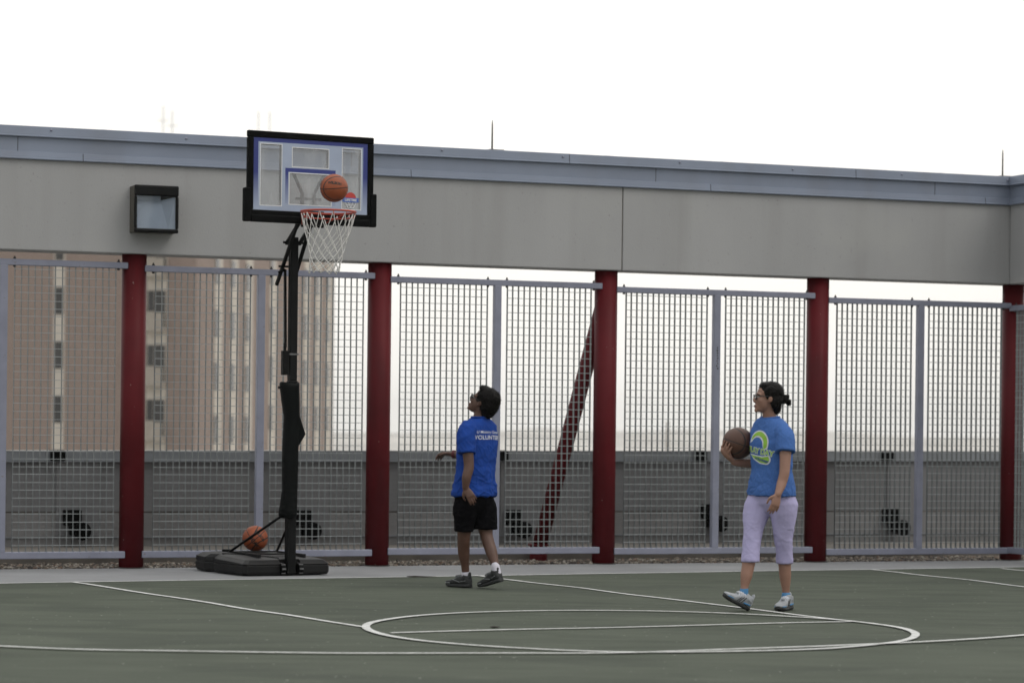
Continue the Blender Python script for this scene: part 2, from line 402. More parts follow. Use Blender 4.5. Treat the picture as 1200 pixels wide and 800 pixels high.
# profiles (front faces, drawn from below upward)
low = [(BF-.005,3.752),(BF+.030,3.752),(BF+.034,3.757),(BF+.034,3.764),(BF+.026,3.770),(BF+.022,3.823),(BF+.005,3.826)]
mid = [(BF+.004,3.826),(BF+.006,3.955),(BF+.012,3.957)]
top = [(BF+.008,3.957),(BF+.040,3.957),(BF+.043,3.962),(BF+.043,3.968),(BF+.036,3.973),(BF+.032,4.052),(BF+.028,4.056),(-.2,4.050),(-.22,3.9)]
def seglist(lo, hi, L, off):
    x = lo+off; out = [lo]
    while x < hi: out.append(x); x += L
    return out+[hi]
miter = lambda o: s_cor-(o-BF)                   # inside corner mitre
for prof, off, nm in ((low,1.25,'coping_drip'),(mid,.65,'coping_fascia'),(top,2.9,'coping_cap')):
    sg = seglist(sL, s_cor+.0, 3.2, off)
    for i, (a, b) in enumerate(zip(sg, sg[1:])):
        last = i == len(sg)-2
        coping(beam, prof, (lambda o, a=a: a+.003), ((lambda o: miter(o)) if last else (lambda o, b=b: b-.003)), nm)
mb = MB()
fbox(mb, sL, s_cor+.39, -.19, BF-.001, BH1, 4.04); mb.build('coping_backing', M['ink'], beam)
mb = MB(); rr = random.Random(5)
for k in range(16):
    s = sL+1+k*1.27; mb.ell(fp(s, BF+.035, 4.02+rr.uniform(-.008,.008)), (.012,.012,.012), nu=8, nv=6)
    mb.ell(fp(s+.5, BF-.03, 4.056), (.05,.02,.008), MF, nu=8, nv=6)
mb.build('coping_screws', M['steel'], beam)
# return wing of the beam towards the court on the right
wing = thing('concrete_beam', 'short return of the grey beam turning towards the court at the far right corner', 'beam', fp(s_cor,1,BH0))
mb = MB(); fbox(mb, s_cor, s_cor+.36, BF+.012, 9, BH0, BH1); mb.build('precast_panel', M['beam'], wing, bevel=.006)
mb = MB(); fbox(mb, s_cor+.02, s_cor+.34, BF+.05, 9, BH1, 4.04); mb.build('coping_backing', M['ink'], wing)
for prof, nm in ((low,'coping_drip'),(mid,'coping_fascia'),(top[:8],'coping_cap')):
    pr = [(o-BF, z) for o, z in prof]
    if nm == 'coping_cap': pr[-1] = (-.38, 4.05)
    coping(wing, pr, (lambda o: BF+max(o,-.2)), (lambda o: 9), nm, True, lambda s, o, z: fp(s_cor-o, s, z))
column(s_cor+.19, 4.6, 'red round steel column carrying the return beam nearest the court')

# lightning rods on the coping
for px, ytop, ybot, l in ((573,139,176,'thin lightning rod standing on the coping right of the backboard'),(1171.5,176,209,'thin lightning rod standing on the coping near the right corner')):
    s = fs(px, .05); base = fp(s-.0, .05, 4.052); H = (ybot-ytop)*base.y/FPX
    t = thing('lightning_rod', l, 'lightning rod', base, 'lightning rods on the coping')
    mb = MB(); mb.tube([base, base+Vector((0,0,H*.85)), base+Vector((0,0,H))], [.009,.007,.003], 8); mb.build('rod', M['kerb'], t, smooth=True)
    mb = MB(); mb.box(base+FU*.04+Vector((0,0,.012)), (.16,.05,.024), MF); mb.build('foot', M['kerb'], t, bevel=.004)

# wall light
s0, s1 = fs(155,BF+.2), fs(206,BF+.2); zc = U(180,245,fp((s0+s1)/2,BF+.2,0).y).z
wl = thing('wall_light', 'square black floodlight fixed on the concrete beam left of the backboard', 'light', fp((s0+s1)/2,BF,zc))
M['bronze'] = mat('bronze_housing', (.075,.068,.052), .5, var=.1, vscale=4)
M['reflector'] = mat('white_reflector', (.80,.86,.98), .4, metal=.1, var=.05, vscale=4)
hw = (s1-s0)/2; sm = (s0+s1)/2; hh = .215
def lbox(mb, x0, x1, d0, d1, z0, z1, mi=0): fbox(mb, sm+x0, sm+x1, d0, d1, zc+z0, zc+z1, mi)
mb = MB(); lbox(mb,-hw,hw,BF,BF+.02,-hh,hh); lbox(mb,-hw,-hw+.016,BF+.02,BF+.185,-hh,hh); lbox(mb,hw-.016,hw,BF+.02,BF+.185,-hh,hh)
lbox(mb,-hw+.016,hw-.016,BF+.02,BF+.185,hh-.016,hh); lbox(mb,-hw+.016,hw-.016,BF+.02,BF+.185,-hh,-hh+.016)
mb.build('housing', M['bronze'], wl, bevel=.005)
mb = MB(); bw = .022
lbox(mb,-hw-.004,hw+.004,BF+.185,BF+.212,hh-.095,hh+.004); lbox(mb,-hw-.004,hw+.004,BF+.185,BF+.212,-hh-.004,-hh+.034)
lbox(mb,-hw-.004,-hw+bw,BF+.185,BF+.212,-hh+.034,hh-.095); lbox(mb,hw-bw,hw+.004,BF+.185,BF+.212,-hh+.034,hh-.095)
mb.build('bezel', M['blackmetal'], wl, bevel=.012)
mb = MB(); q = lambda x, d, z: fp(sm+x, d, zc+z)      # sloping reflector pan inside
mb.quad(q(-hw+.03,BF+.18,-hh+.03), q(hw-.09,BF+.18,-hh+.03), q(hw-.14,BF+.09,.09), q(-hw+.03,BF+.09,.09))
mb.quad(q(hw-.09,BF+.18,-hh+.03), q(hw-.02,BF+.18,-hh+.03), q(hw-.02,BF+.17,.12), q(hw-.14,BF+.09,.09))
mb.quad(q(-hw+.03,BF+.09,.09), q(hw-.14,BF+.09,.09), q(hw-.14,BF+.10,.19), q(-hw+.03,BF+.10,.19))
mb.build('reflector', M['reflector'], wl, fixn=False)
gl = bpy.data.materials.new('clear_lens'); gl.use_nodes = True; nt = gl.node_tree; nt.nodes.remove(prin(gl))
tr = N(nt,'ShaderNodeBsdfTransparent'); tr.inputs[0].default_value = (.93,.95,.96,1); gs = N(nt,'ShaderNodeBsdfGlossy'); gs.inputs['Roughness'].default_value = .05
fr = N(nt,'ShaderNodeFresnel'); fr.inputs[0].default_value = 1.45; mx = N(nt,'ShaderNodeMixShader')
nt.links.new(fr.outputs[0], mx.inputs[0]); nt.links.new(tr.outputs[0], mx.inputs[1]); nt.links.new(gs.outputs[0], mx.inputs[2]); nt.links.new(mx.outputs[0], nt.nodes['Material Output'].inputs[0])
M['lens'] = gl
mb = MB(); lbox(mb,-hw+bw-.004,hw-bw+.004,BF+.188,BF+.194,-hh+.03,hh-.09); mb.build('lens', M['lens'], wl)

# ------------------------------------------------------------------ fence panels
def panel(P, L, ztop, zbot, label, r0=CR):
    """P(s, d, z): panel frame; columns centred at s=0 and s=L"""
    t = thing('fence_panel', label, 'fence', P(L/2, 0, 0), 'grey mesh fence panels between the red columns')
    D = .07; jr = random.Random(int(ztop*1000))
    def bx(mb, s0, s1, d0, d1, z0, z1):
        mb.hexa([P(s0,d1,z0), P(s1,d1,z0), P(s1,d0,z0), P(s0,d0,z0), P(s0,d1,z1), P(s1,d1,z1), P(s1,d0,z1), P(s0,d0,z1)])
    e = r0-.035
    mb = MB(); bx(mb, e, L-e, D-.03, D+.03, ztop-.058, ztop); mb.build('top_rail', M['steel'], t, bevel=.006)
    mb = MB(); bx(mb, e, L-e, D-.03, D+.03, zbot-.032, zbot+.032); mb.build('bottom_rail', M['steel'], t, bevel=.006)
    mb = MB(); bx(mb, L/2-.036, L/2+.036, D-.032, D+.032, zbot+.03, ztop-.056); mb.build('post', M['steel'], t, bevel=.005)
    for s in (r0+.05, L/2-.1, L/2+.1, L-r0-.05):
        mb = MB(); mb.tube([P(s,D,ztop-.075), P(s,D,ztop+.026)], .0075, 8); mb.tube([P(s,D,ztop), P(s,D,ztop+.012)], .014, 6)
        mb.tube([P(s,D,ztop-.072), P(s,D,ztop-.058)], .014, 6); mb.build('bolt', M['ink'], t)
    for a, b in ((r0+.075, L/2-.105), (L/2+.105, L-r0-.075)):
        mb = MB(); nb = 16; sp = (b-a)/(nb-1)
        for k in range(nb):
            s = a+k*sp+jr.uniform(-.0025,.0025); bx(mb, s-.0030, s+.0030, D-.016, D+.012, zbot+.03, ztop-.05)
        nr = int((ztop-zbot-.16)/.0725); z0 = zbot+.09
        for k in range(nr+1):
            z = z0+k*.0725+jr.uniform(-.003,.003); mb.hexa(mi=1, p=[P(a-.005,D+.013,z-.0029),P(b+.005,D+.013,z-.0029),P(b+.005,D+.006,z-.0029),P(a-.005,D+.006,z-.0029),P(a-.005,D+.013,z+.0029),P(b+.005,D+.013,z+.0029),P(b+.005,D+.006,z+.0029),P(a-.005,D+.006,z+.0029)])
        for k in range(nb): s = a+k*sp; mb.ell(P(s, D+.012, zbot+.036), (.012,.010,.007), nu=6, nv=4)
        mb.build('bar_mesh', [M['galv'], M['rod']], t, fixn=False)
    return t
bays = [(0,1,2.845,.128,'leftmost mesh fence panel, in front of the brick tower'),
 (1,2,2.825,.130,'mesh fence panel directly behind the basketball hoop stand'),
 (2,3,2.797,.140,'mesh fence panel behind the player looking up, with the red brace behind'),
 (3,4,2.768,.128,'mesh fence panel left of the woman, between two red columns'),
 (4,5,2.728,.105,'mesh fence panel right of the woman, beside the beam corner')]
for i, j, zt, zb, l in bays:
    panel(lambda s, d, z, o=col_s[i]: fp(o+s, d, z), col_s[j]-col_s[i], zt, zb, l)
sc5 = col_s[5]; wc = s_cor+.19
panel(lambda s, d, z: fp(sc5-d*1+ (wc-sc5)*s/4.6, s, z), 2.45, 2.70, .11, 'mesh fence panel turning the corner under the return beam')
# small dark sticker on the centre post of the bay beside the woman
pm = (col_s[3]+col_s[4])/2
mb = MB(); rr = random.Random(11)
for k in range(9):
    z = 2.18-k*.026; w = rr.uniform(.008,.016); x = rr.uniform(-.006,.006)
    fbox(mb, pm+x-w/2, pm+x+w/2, .102, .1035, z-.008, z+.007)
tag(mb.build('sticker', M['ink']), 'small dark upright scribble on the fence post nearest the woman', 'sticker')

# ------------------------------------------------------------------ parapet beyond the fence
PD = -2.25
def pz(s): return 1.088 + .0065*s
par = thing('parapet_wall', 'grey parapet wall along the roof edge behind the mesh fence', 'wall', fp(0,PD,0))
def tbox(mb, s0, s1, d0, d1, z0f, z1f):
    mb.hexa([fp(s0,d1,z0f(s0)), fp(s1,d1,z0f(s1)), fp(s1,d0,z0f(s1)), fp(s0,d0,z0f(s0)), fp(s0,d1,z1f(s0)), fp(s1,d1,z1f(s1)), fp(s1,d0,z1f(s1)), fp(s0,d0,z1f(s0))])
cst = lambda z: (lambda s: z)
mb = MB(); tbox(mb, -15, 13.4, PD-.25, PD, cst(.452), lambda s: pz(s)-.11); mb.build('upper_wall', M['parapet'], par)
mb = MB(); tbox(mb, -15, 13.4, PD-.25, PD-.012, cst(.437), cst(.452)); mb.build('groove', M['kerb'], par)
M['parapet2'] = mat('parapet_base_render', (.216,.213,.21), .9, var=.08, vscale=1.5, bump=.12, bscale=60)
mb = MB(); tbox(mb, -15, 13.4, PD-.25, PD+.004, cst(.07), cst(.437)); mb.build('lower_wall', M['parapet2'], par)
mb = MB(); tbox(mb, -15, 13.4, PD, PD+.022, cst(.185), cst(.197)); mb.build('ledge', M['parapet_cap'], par)
mb = MB(); tbox(mb, -15, 13.4, PD-.28, PD+.05, lambda s: pz(s)-.112, lambda s: pz(s)-.098)
tbox(mb, -15, 13.4, PD-.27, PD+.036, lambda s: pz(s)-.097, lambda s: pz(s)); mb.build('coping', M['parapet_cap'], par, bevel=.004)
M['sunlit_edge'] = mat('painted_sunlit_edge', (.62,.62,.60), .5, metal=.2, var=.15, vscale=5)  # for an added strip that paints the sunlit top edge of the coping
mb = MB(); tbox(mb, -15, 13.4, PD-.1, PD+.040, lambda s: pz(s)+.001, lambda s: pz(s)+.009); mb.build('coping_sunlit_strip', M['sunlit_edge'], par)
for k in range(6):
    s = col_s[k]-.02 if k else col_s[k]
    mb = MB(); tbox(mb, s-.22, s+.24, PD, PD+.018, cst(.198), lambda s: pz(s)-.113); mb.build('pilaster', M['parapet'], par, bevel=.004)
# black clips on the coping and black box lights low on the wall
cl = [(68,537,'black clip on the parapet coping, behind the leftmost fence panel'),(588,537,'black clip on the parapet coping, behind the player looking up'),
      (821,536,'black clip on the parapet coping, behind the panel left of the woman'),(1040,534,'black clip on the parapet coping, behind the panel right of the woman')]
def pd_s(px, d): return fs(px, d)
for px, py, l in cl:
    s = pd_s(px, PD+.05); z = pz(s)-.05
    t = thing('clip', l, 'clip', fp(s,PD+.05,z), 'black clips on the parapet coping')
    mb = MB(); fbox(mb, s-.075, s+.075, PD+.037, PD+.075, z-.045, z+.052); fbox(mb, s-.075, s+.075, PD-.1, PD+.037, z+.052, z+.062); mb.build('strap', M['black'], t, bevel=.006)
    mb = MB(); mb.tube([fp(s+.05,PD+.07,z), fp(s+.05,PD+.09,z)], .014, 10); mb.build('screw', M['black'], t)
bxs = [(90,613,'black box light low on the parapet, behind the leftmost fence panel'),(360,613,'black box light low on the parapet, right of the hoop pole'),
       (607,612,'black box light low on the parapet, between the player and the red brace'),(837,605,'black box light low on the parapet, half behind a fence post left of the woman'),
       (1050,610,'black box light low on the parapet, behind the panel right of the woman')]
for px, py, l in bxs:
    s = pd_s(px, PD+.1); z = U(px,py,fp(s,PD+.1,0).y).z
    t = thing('box_light', l, 'light', fp(s,PD,z), 'black box lights along the parapet')
    mb = MB(); fbox(mb, s-.115, s+.065, PD, PD+.10, z-.02, z+.135); mb.build('junction_box', M['black'], t, bevel=.012)
    mb = MB(); c = fp(s+.045, PD+.16, z-.075)
    mb.tube([c+FN*.07, c+FN*.05, c-FN*.09], [.088,.092,.075], 20); mb.build('lamp_head', M['black'], t, smooth=True, bevel=.004)
    mb = MB(); fbox(mb, s-.055, s+.05, PD+.03, PD+.12, z-.12, z-.03); mb.build('bracket', M['black'], t, bevel=.006)

# ------------------------------------------------------------------ brick tower in the haze
M['brick'] = mat('pinkish_brick', (.30,.20,.155), .9, var=.07, vscale=.25)
def brickify(m, c1, c2):
    nt = m.node_tree; p = prin(m); tc = N(nt,'ShaderNodeTexCoord'); b = N(nt,'ShaderNodeTexBrick')
    mp = N(nt,'ShaderNodeMapping'); mp.inputs['Rotation'].default_value = (PI/2,0,0)
    nt.links.new(tc.outputs['Object'], mp.inputs[0]); nt.links.new(mp.outputs[0], b.inputs['Vector'])
    b.inputs['Scale'].default_value = 4; b.inputs['Color1'].default_value = (*c1,1); b.inputs['Color2'].default_value = (*c2,1)
    b.inputs['Mortar'].default_value = (.30,.27,.24,1); b.inputs['Mortar Size'].default_value = .012
    nt.links.new(b.outputs['Color'], p.inputs['Base Color'])
brickify(M['brick'], (.20,.150,.124), (.236,.178,.15))
M['cream'] = mat('cream_panel', (.48,.44,.38), .8, var=.05, vscale=1)
M['paneglass'] = mat('tower_window_glass', (.05,.05,.048), .2, var=.15, vscale=.8)
M['slabgrey'] = mat('balcony_slab', (.30,.27,.23), .85, var=.06)
TC = U(228,500,143); TC.z = 0
tl = Vector((-.99,.135,0)).normalized(); trr = Vector((.135,.99,0)).normalized()   # along the front and the receding face
TW, TD, TB, TT = 17.0, 36.5, -18.0, 14.6
tow = thing('brick_tower', 'tall hazy brick apartment tower with cream window strips far beyond the fence', 'building', (TC.x,TC.y,TB))
def tp(a, b, z): return TC + tl*a + trr*b + Vector((0,0,z))
def twbox(mb, a0, a1, b0, b1, z0, z1):
    mb.hexa([tp(a0,b0,z0), tp(a1,b0,z0), tp(a1,b1,z0), tp(a0,b1,z0), tp(a0,b0,z1), tp(a1,b0,z1), tp(a1,b1,z1), tp(a0,b1,z1)])
mb = MB(); twbox(mb, 0, TW, 0, TD, TB, TT); mb.build('wall', M['brick'], tow)
mb = MB(); twbox(mb, -.12, TW+.12, -.12, TD+.12, TT, TT+.5); mb.build('roof', M['slabgrey'], tow)
FLH = 2.9; nfl = 11
zfl = lambda k: -17.3+k*FLH+.0
a68 = (600-68)/FPX; 
def af(px):                                     # pixel column on the front face
    r = (px-600)/FPX; return (r*TC.y-TC.x)/(tl.x-r*tl.y)
def bf(px):
    r = (px-600)/FPX; return (r*TC.y-TC.x)/(trr.x-r*trr.y)
def wstrip(face, c, w, offs, split):
    mb = MB(); o = .05
    if face == 'f': twbox(mb, c-w/2, c+w/2, -o, .1, TB, TT-.1)
    else: twbox(mb, -.1, o, c-w/2, c+w/2, TB, TT-.1)
    # the tower's + a direction runs left; receding face is a = 0 and faces -a
    if face != 'f':
        mb = MB(); twbox(mb, -o, .1, c-w/2, c+w/2, TB, TT-.1)
    st = mb.build('window_bay', M['cream'], tow)
    for k in range(nfl):
        z = zfl(k)+offs; mb = MB()
        if face == 'f': twbox(mb, c-w/2+.08, c+w/2-.08, -o-.02, -o+.02, z, z+1.45)
        else: twbox(mb, -o-.02, -o+.02, c-w*.5, c+w*.05, z, z+1.5)
        mb.build('window', M['paneglass'], st)
wstrip('f', af(68), .62, 1.2, 0)
wstrip('f', af(-40), .62, 1.2, 0)
for k, px in enumerate((254,272.5,290,318,343,357.5,371,383.5)):
    wstrip('r', bf(px), 1.65, .2 if k < 3 else .9, 1)
c0, c1 = af(194), af(171)
mb = MB(); twbox(mb, c0, c1, -.06, .1, TB, TT-.1); mb.build('balcony_bay', M['cream'], tow)
for k in range(nfl):
    z = zfl(k)+.3; mb = MB()
    twbox(mb, c0, c1, -.75, -.07, z, z+.18); twbox(mb, c0, c1, -.75, -.68, z+.18, z+1.0); b_ = mb.build('balcony', M['slabgrey'], tow)
    mb = MB(); twbox(mb, c0+.05, c0+.62, -.10, -.061, z+.25, z+2.2); twbox(mb, c1-.4, c1-.05, -.10, -.061, z+1.1, z+2.2); mb.build('balcony_glazing', M['paneglass'], b_)
for px, yt, Zm, l, cross in ((191.5,124,172,'faint tall mast of the aerial pair above the beam coping',1),(202,130,172.5,'faint shorter mast beside it, joined in an aerial pair',1),
                        (303,131,174,'faint lone mast just left of the backboard top, first of two',0),(316,131,176,'faint mast nearest the backboard top corner',0)):
    top_ = U(px, yt, Zm); t = thing('roof_mast', l, 'mast', (top_.x, top_.y, TT+.5), 'masts on the tower roof')
    mb = MB(); mb.tube([(top_.x,top_.y,TT+.49), top_], .022, 8); mb.build('pole', M['slabgrey'], t)
    if cross:
        mb = MB(); mb.tube([top_+Vector((-.35,0,-.95)), top_+Vector((.35,0,-.95))], .018, 6); mb.build('cross_arm', M['slabgrey'], t)

# far land: city floor, low hills, one distant mast
M['land'] = mat('haze_paled_land', (.58,.55,.50), .95, var=.2, vscale=.01)  # colour paled to put thick distant haze into the land itself
mb = MB(); S = 2950; n = 24
for i in range(n):
    for j in range(n):
        x0, x1 = -S+2*S*i/n, -S+2*S*(i+1)/n; y0, y1 = -S+2*S*j/n, -S+2*S*(j+1)/n
        mb.quad((x0,y0,-18.02),(x1,y0,-18.02),(x1,y1,-18.02),(x0,y1,-18.02))
tag(mb.build('ground', M['land']), kind='structure')
mb = MB(); rows = []
for j, (yy, f) in enumerate(((2100,0),(2350,.75),(2550,1),(2800,.6),(2900,0))):
    rows.append([Vector((-1400+i*46, yy, -18.1 + f*(15+6*noise.noise(Vector((i*.13, j*.4, 2)))+6*noise.noise(Vector((i*.5,j,4)))))) for i in range(62)])
for a, b in zip(rows, rows[1:]):
    for i in range(61): mb.quad(a[i], a[i+1], b[i+1], b[i])
tag(mb.build('hills', M['land'], smooth=True), kind='structure')
pm_ = U(782.5, 493, 420); t = thing('distant_mast', 'very faint thin mast far off above the parapet left of the woman', 'mast', (pm_.x, pm_.y, -18))
mb = MB(); mb.tube([(pm_.x,pm_.y,-18), pm_], [.5,.2], 8); mb.build('pole', M['slabgrey'], t)

# ------------------------------------------------------------------ portable basketball hoop
HB = G(337.5,673.5); HB = Vector((HB.x, HB.y, 0))
HFd = Vector((.46,-.888,0)).normalized(); HR = Vector((-HFd.y, HFd.x, 0))   # towards the court, rightwards
def hp(r, f, z): return HB + HR*r + HFd*f + Vector((0,0,z))
MH = Matrix(((HR.x, HFd.x, 0), (HR.y, HFd.y, 0), (0,0,1)))
hoop = thing('basketball_hoop', 'portable basketball hoop with clear backboard and black wheeled base', 'basketball hoop', HB)
def hbox(mb, r0, r1, f0, f1, z0, z1, mi=0):
    mb.hexa([hp(r0,f0,z0), hp(r1,f0,z0), hp(r1,f1,z0), hp(r0,f1,z0), hp(r0,f0,z1), hp(r1,f0,z1), hp(r1,f1,z1), hp(r0,f1,z1)], mi)
# base: moulded tank, outline with chamfered rear, sloped shoulders, notch for the pole at the front
out = [(-.42,.065),(-.10,.065),(-.10,.0),(.10,.0),(.10,.065),(.36,.065),(.385,.03),(.385,-.50),(.365,-.90),(.25,-1.08),(-.36,-1.12),(-.50,-1.02),(-.53,-.72),(-.46,-.66),(-.455,-.60),(-.50,-.55),(-.455,.03)]
def outl(k, z, inset):
    P = []
    for r, f in out:
        if abs(r) <= .101 and f > -.05: P.append((r*1.0, f - inset*(1 if f > .03 else 0)))
        else: P.append((r*(1-inset/.42), (f+.48)*(1-inset/.58)-.48))
    return [hp(r, f, z(r, f) if callable(z) else z) for r, f in P]
zt = lambda r, f: .145 + .03*min(1, max(0, -f)/.8)
mb = MB(); mb.rings([outl(0,.008,.012), outl(0,.03,0), outl(0,.085,0), outl(0,.090,.006), outl(0,.098,.006), outl(0,.103,0), outl(0,lambda r,f: zt(r,f)-.035,0.004), outl(0,lambda r,f: zt(r,f)-.005,.045), outl(0,zt,.08)])
base = mb.build('base', M['basepl'], hoop, bevel=.008)
mb = MB()
for f0 in (-.25,-.52,-.79): hbox(mb, -.2, .2, f0-.012, f0+.012, .16, zt(0,f0)+.008)
for sg in (-1,1): hbox(mb, sg*.22-.012, sg*.22+.012, -.86, -.14, .14, .182)
mb.build('ribs', M['basepl'], base, bevel=.005)
mb = MB(); mb.tube([hp(-.40+.34*t, -.60+.52*t*t, zt(0,-.60+.52*t*t)+.002) for t in [k/10 for k in range(11)]], .006, 6); mb.build('moulding_line', M['black'], base)
mb = MB(); mb.tube([hp(-.22,-.95,.17), hp(-.22,-.95,.192)], .045, 20); mb.build('filler_cap', M['black'], base, smooth=True, bevel=.004)
M['wheelgrey'] = mat('grey_wheel', (.15,.15,.15), .5, var=.15, vscale=30)
for sg in (-1,1):
    mb = MB(); mb.tube([hp(sg*.085-.022,.066,.062), hp(sg*.085+.022,.066,.062)], .05, 20); w_ = mb.build('wheel', M['black'], base, bevel=.006)
    mb = MB()
    for k in range(7):
        a = 2*PI*k/7; c = hp(sg*.085,.066,.062)+(HFd*math.cos(a)+Vector((0,0,math.sin(a))))*.045
        mb.box(c, (.038,.014,.014), MH)
    mb.build('tread', M['wheelgrey'], w_, bevel=.002)
def hsq(mb, p0, p1, w): # square bar
    p0, p1 = Vector(p0), Vector(p1); t = (p1-p0).normalized(); u = HR.copy(); u = (u-t*u.dot(t)).normalized(); v = t.cross(u)
    mb.hexa([p0-u*w-v*w, p0+u*w-v*w, p0+u*w+v*w, p0-u*w+v*w, p1-u*w-v*w, p1+u*w-v*w, p1+u*w+v*w, p1-u*w+v*w])
PF = .045                                       # pole centre offset
mb = MB(); hsq(mb, hp(0,PF,.012), hp(0,PF,1.75), .041); hsq(mb, hp(0,PF,1.75), hp(0,PF,3.04), .036)
pole = mb.build('pole', M['blackmetal'], hoop, bevel=.008)
mb = MB(); hbox(mb,-.043,.043,PF-.043,PF+.043,1.98,1.995); mb.build('pole_seam', M['wheelgrey'], pole)
mb = MB(); hbox(mb,-.10,-.045,PF-.03,PF+.03,1.80,2.02); hbox(mb,-.085,-.06,PF-.012,PF+.012,2.02,2.09); crank = mb.build('height_adjuster', M['blackmetal'], hoop, bevel=.006)
mb = MB(); hsq(mb, hp(-.06,PF-.02,2.05), hp(-.055,PF-.06,2.75), .010); mb.build('adjuster_rod', M['blackmetal'], crank)
mb = MB(); mb.tube([hp(-.055,PF-.06,2.75), hp(-.115,PF-.07,2.72)], .012, 10); mb.build('adjuster_grip', M['black'], crank, smooth=True)
# vinyl pole pad, sagging, wider at the top, with a flap
mb = MB(); R = []
prof = [(.52,-.03,.062),(.535,-.03,.078),(.60,-.025,.076),(.75,-.012,.068),(.95,-.012,.070),(1.12,-.010,.070),(1.28,-.006,.068),(1.42,.0,.070),(1.55,-.012,.078),(1.68,-.024,.084),(1.715,-.026,.086),(1.73,-.026,.080)]
for z, off, r in prof:
    R.append([hp(off+math.copysign(abs(math.cos(a))**.75, math.cos(a))*r*(1+.04*noise.noise(Vector((math.cos(a)*2,z*9,math.sin(a)*2)))), PF+math.copysign(abs(math.sin(a))**.75, math.sin(a))*r, z+.01*math.cos(a*2)) for a in [2*PI*k/28 for k in range(28)]])
mb.rings(R); pad = mb.build('pole_pad', M['pad'], hoop, smooth=True)
mb = MB(); mb.hexa([hp(.05,PF-.02,1.18), hp(.062,PF+.03,1.18), hp(.068,PF+.03,1.20), hp(.052,PF-.03,1.20), hp(.055,PF-.02,1.42), hp(.06,PF+.03,1.42), hp(.063,PF+.02,1.40), hp(.055,PF-.03,1.40)])
mb = MB(); mb.quad(hp(.052,PF+.04,1.16), hp(.112,PF+.06,1.27), hp(.055,PF+.05,1.44)); mb.quad(hp(.052,PF+.03,1.16), hp(.055,PF+.04,1.44), hp(.112,PF+.055,1.27)); mb.quad(hp(.052,PF+.04,1.16), hp(.052,PF+.03,1.16), hp(.112,PF+.055,1.27), hp(.112,PF+.06,1.27)); mb.quad(hp(.055,PF+.05,1.44), hp(.112,PF+.06,1.27), hp(.112,PF+.055,1.27), hp(.055,PF+.04,1.44))
mb.build('pad_flap', M['pad'], pad)
mb = MB(); hbox(mb,-.125,-.105,PF-.03,PF+.03,1.675,1.70); mb.build('pad_strap', M['black'], pad, bevel=.004)
for sg in (-1,1):
    mb = MB(); mb.tube([hp(sg*.04,PF-.02,.56), hp(sg*.24,-.86,.165)], .0125, 10, round_ends=True); mb.build('brace', M['blackmetal'], hoop, smooth=True)
# backboard: local x = HR, z up, at forward offset BFo
BFo, BCr = .58, -.066; bz0, bz1 = 3.155, 3.915; bw2 = .600
bbc = hp(BCr,BFo,(bz0+bz1)/2)
def bp_(u, v, d=0): return hp(BCr+u, BFo+d, v)
bb = MB()
def bbox(mb, u0, u1, v0, v1, d0, d1, mi=0): 
    mb.hexa([bp_(u0,v0,d0), bp_(u1,v0,d0), bp_(u1,v0,d1), bp_(u0,v0,d1), bp_(u0,v1,d0), bp_(u1,v1,d0), bp_(u1,v1,d1), bp_(u0,v1,d1)], mi)
acr = bpy.data.materials.new('clear_acrylic'); acr.use_nodes = True; nt = acr.node_tree; nt.nodes.remove(prin(acr))
tr = N(nt,'ShaderNodeBsdfTransparent'); tr.inputs[0].default_value = (.86,.88,.90,1); df = N(nt,'ShaderNodeBsdfDiffuse'); df.inputs[0].default_value = (.75,.76,.76,1)
nzz = N(nt,'ShaderNodeTexNoise'); nzz.inputs['Scale'].default_value = 9; nzz.inputs['Detail'].default_value = 5; rp = N(nt,'ShaderNodeMapRange'); rp.inputs[1].default_value=.35; rp.inputs[2].default_value=.75; rp.inputs[3].default_value=.18; rp.inputs[4].default_value=.40
tcc = N(nt,'ShaderNodeTexCoord'); mpp = N(nt,'ShaderNodeMapping'); mpp.inputs['Scale'].default_value = (1,1,.3); nt.links.new(tcc.outputs['Object'], mpp.inputs[0]); nt.links.new(mpp.outputs[0], nzz.inputs['Vector']); nt.links.new(nzz.outputs['Fac'], rp.inputs[0])
mx = N(nt,'ShaderNodeMixShader'); gs = N(nt,'ShaderNodeBsdfGlossy'); gs.inputs['Roughness'].default_value=.08; fr = N(nt,'ShaderNodeFresnel'); fr.inputs[0].default_value = 1.45; mx2 = N(nt,'ShaderNodeMixShader')
nt.links.new(rp.outputs[0], mx.inputs[0]); nt.links.new(tr.outputs[0], mx.inputs[1]); nt.links.new(df.outputs[0], mx.inputs[2])
nt.links.new(fr.outputs[0], mx2.inputs[0]); nt.links.new(mx.outputs[0], mx2.inputs[1]); nt.links.new(gs.outputs[0], mx2.inputs[2]); nt.links.new(mx2.outputs[0], nt.nodes['Material Output'].inputs[0])
mb = MB(); bbox(mb, -.545, .545, bz0+.06, bz1-.05, -.006, 0); board = mb.build('backboard', acr, hoop, origin=bbc)
mb = MB()
bbox(mb,-.602,.602,bz1-.058,bz1,-.03,.014); bbox(mb,-.602,-.544,bz0+.07,bz1-.058,-.03,.014); bbox(mb,.544,.602,bz0+.07,bz1-.058,-.03,.014); bbox(mb,-.602,.602,bz0,bz0+.07,-.03,.014)
mb.build('frame', M['black'], board, bevel=.010)
mb = MB()
for sg in (-1,1):
    a, b = sorted((sg*.568, sg*.632)); bbox(mb,a,b,bz0-.035,bz0+.26,-.04,.024)
bbox(mb,-.568,.568,bz0-.035,bz0+.028,-.04,.024)
mb.build('bumper', M['black'], board, bevel=.012)
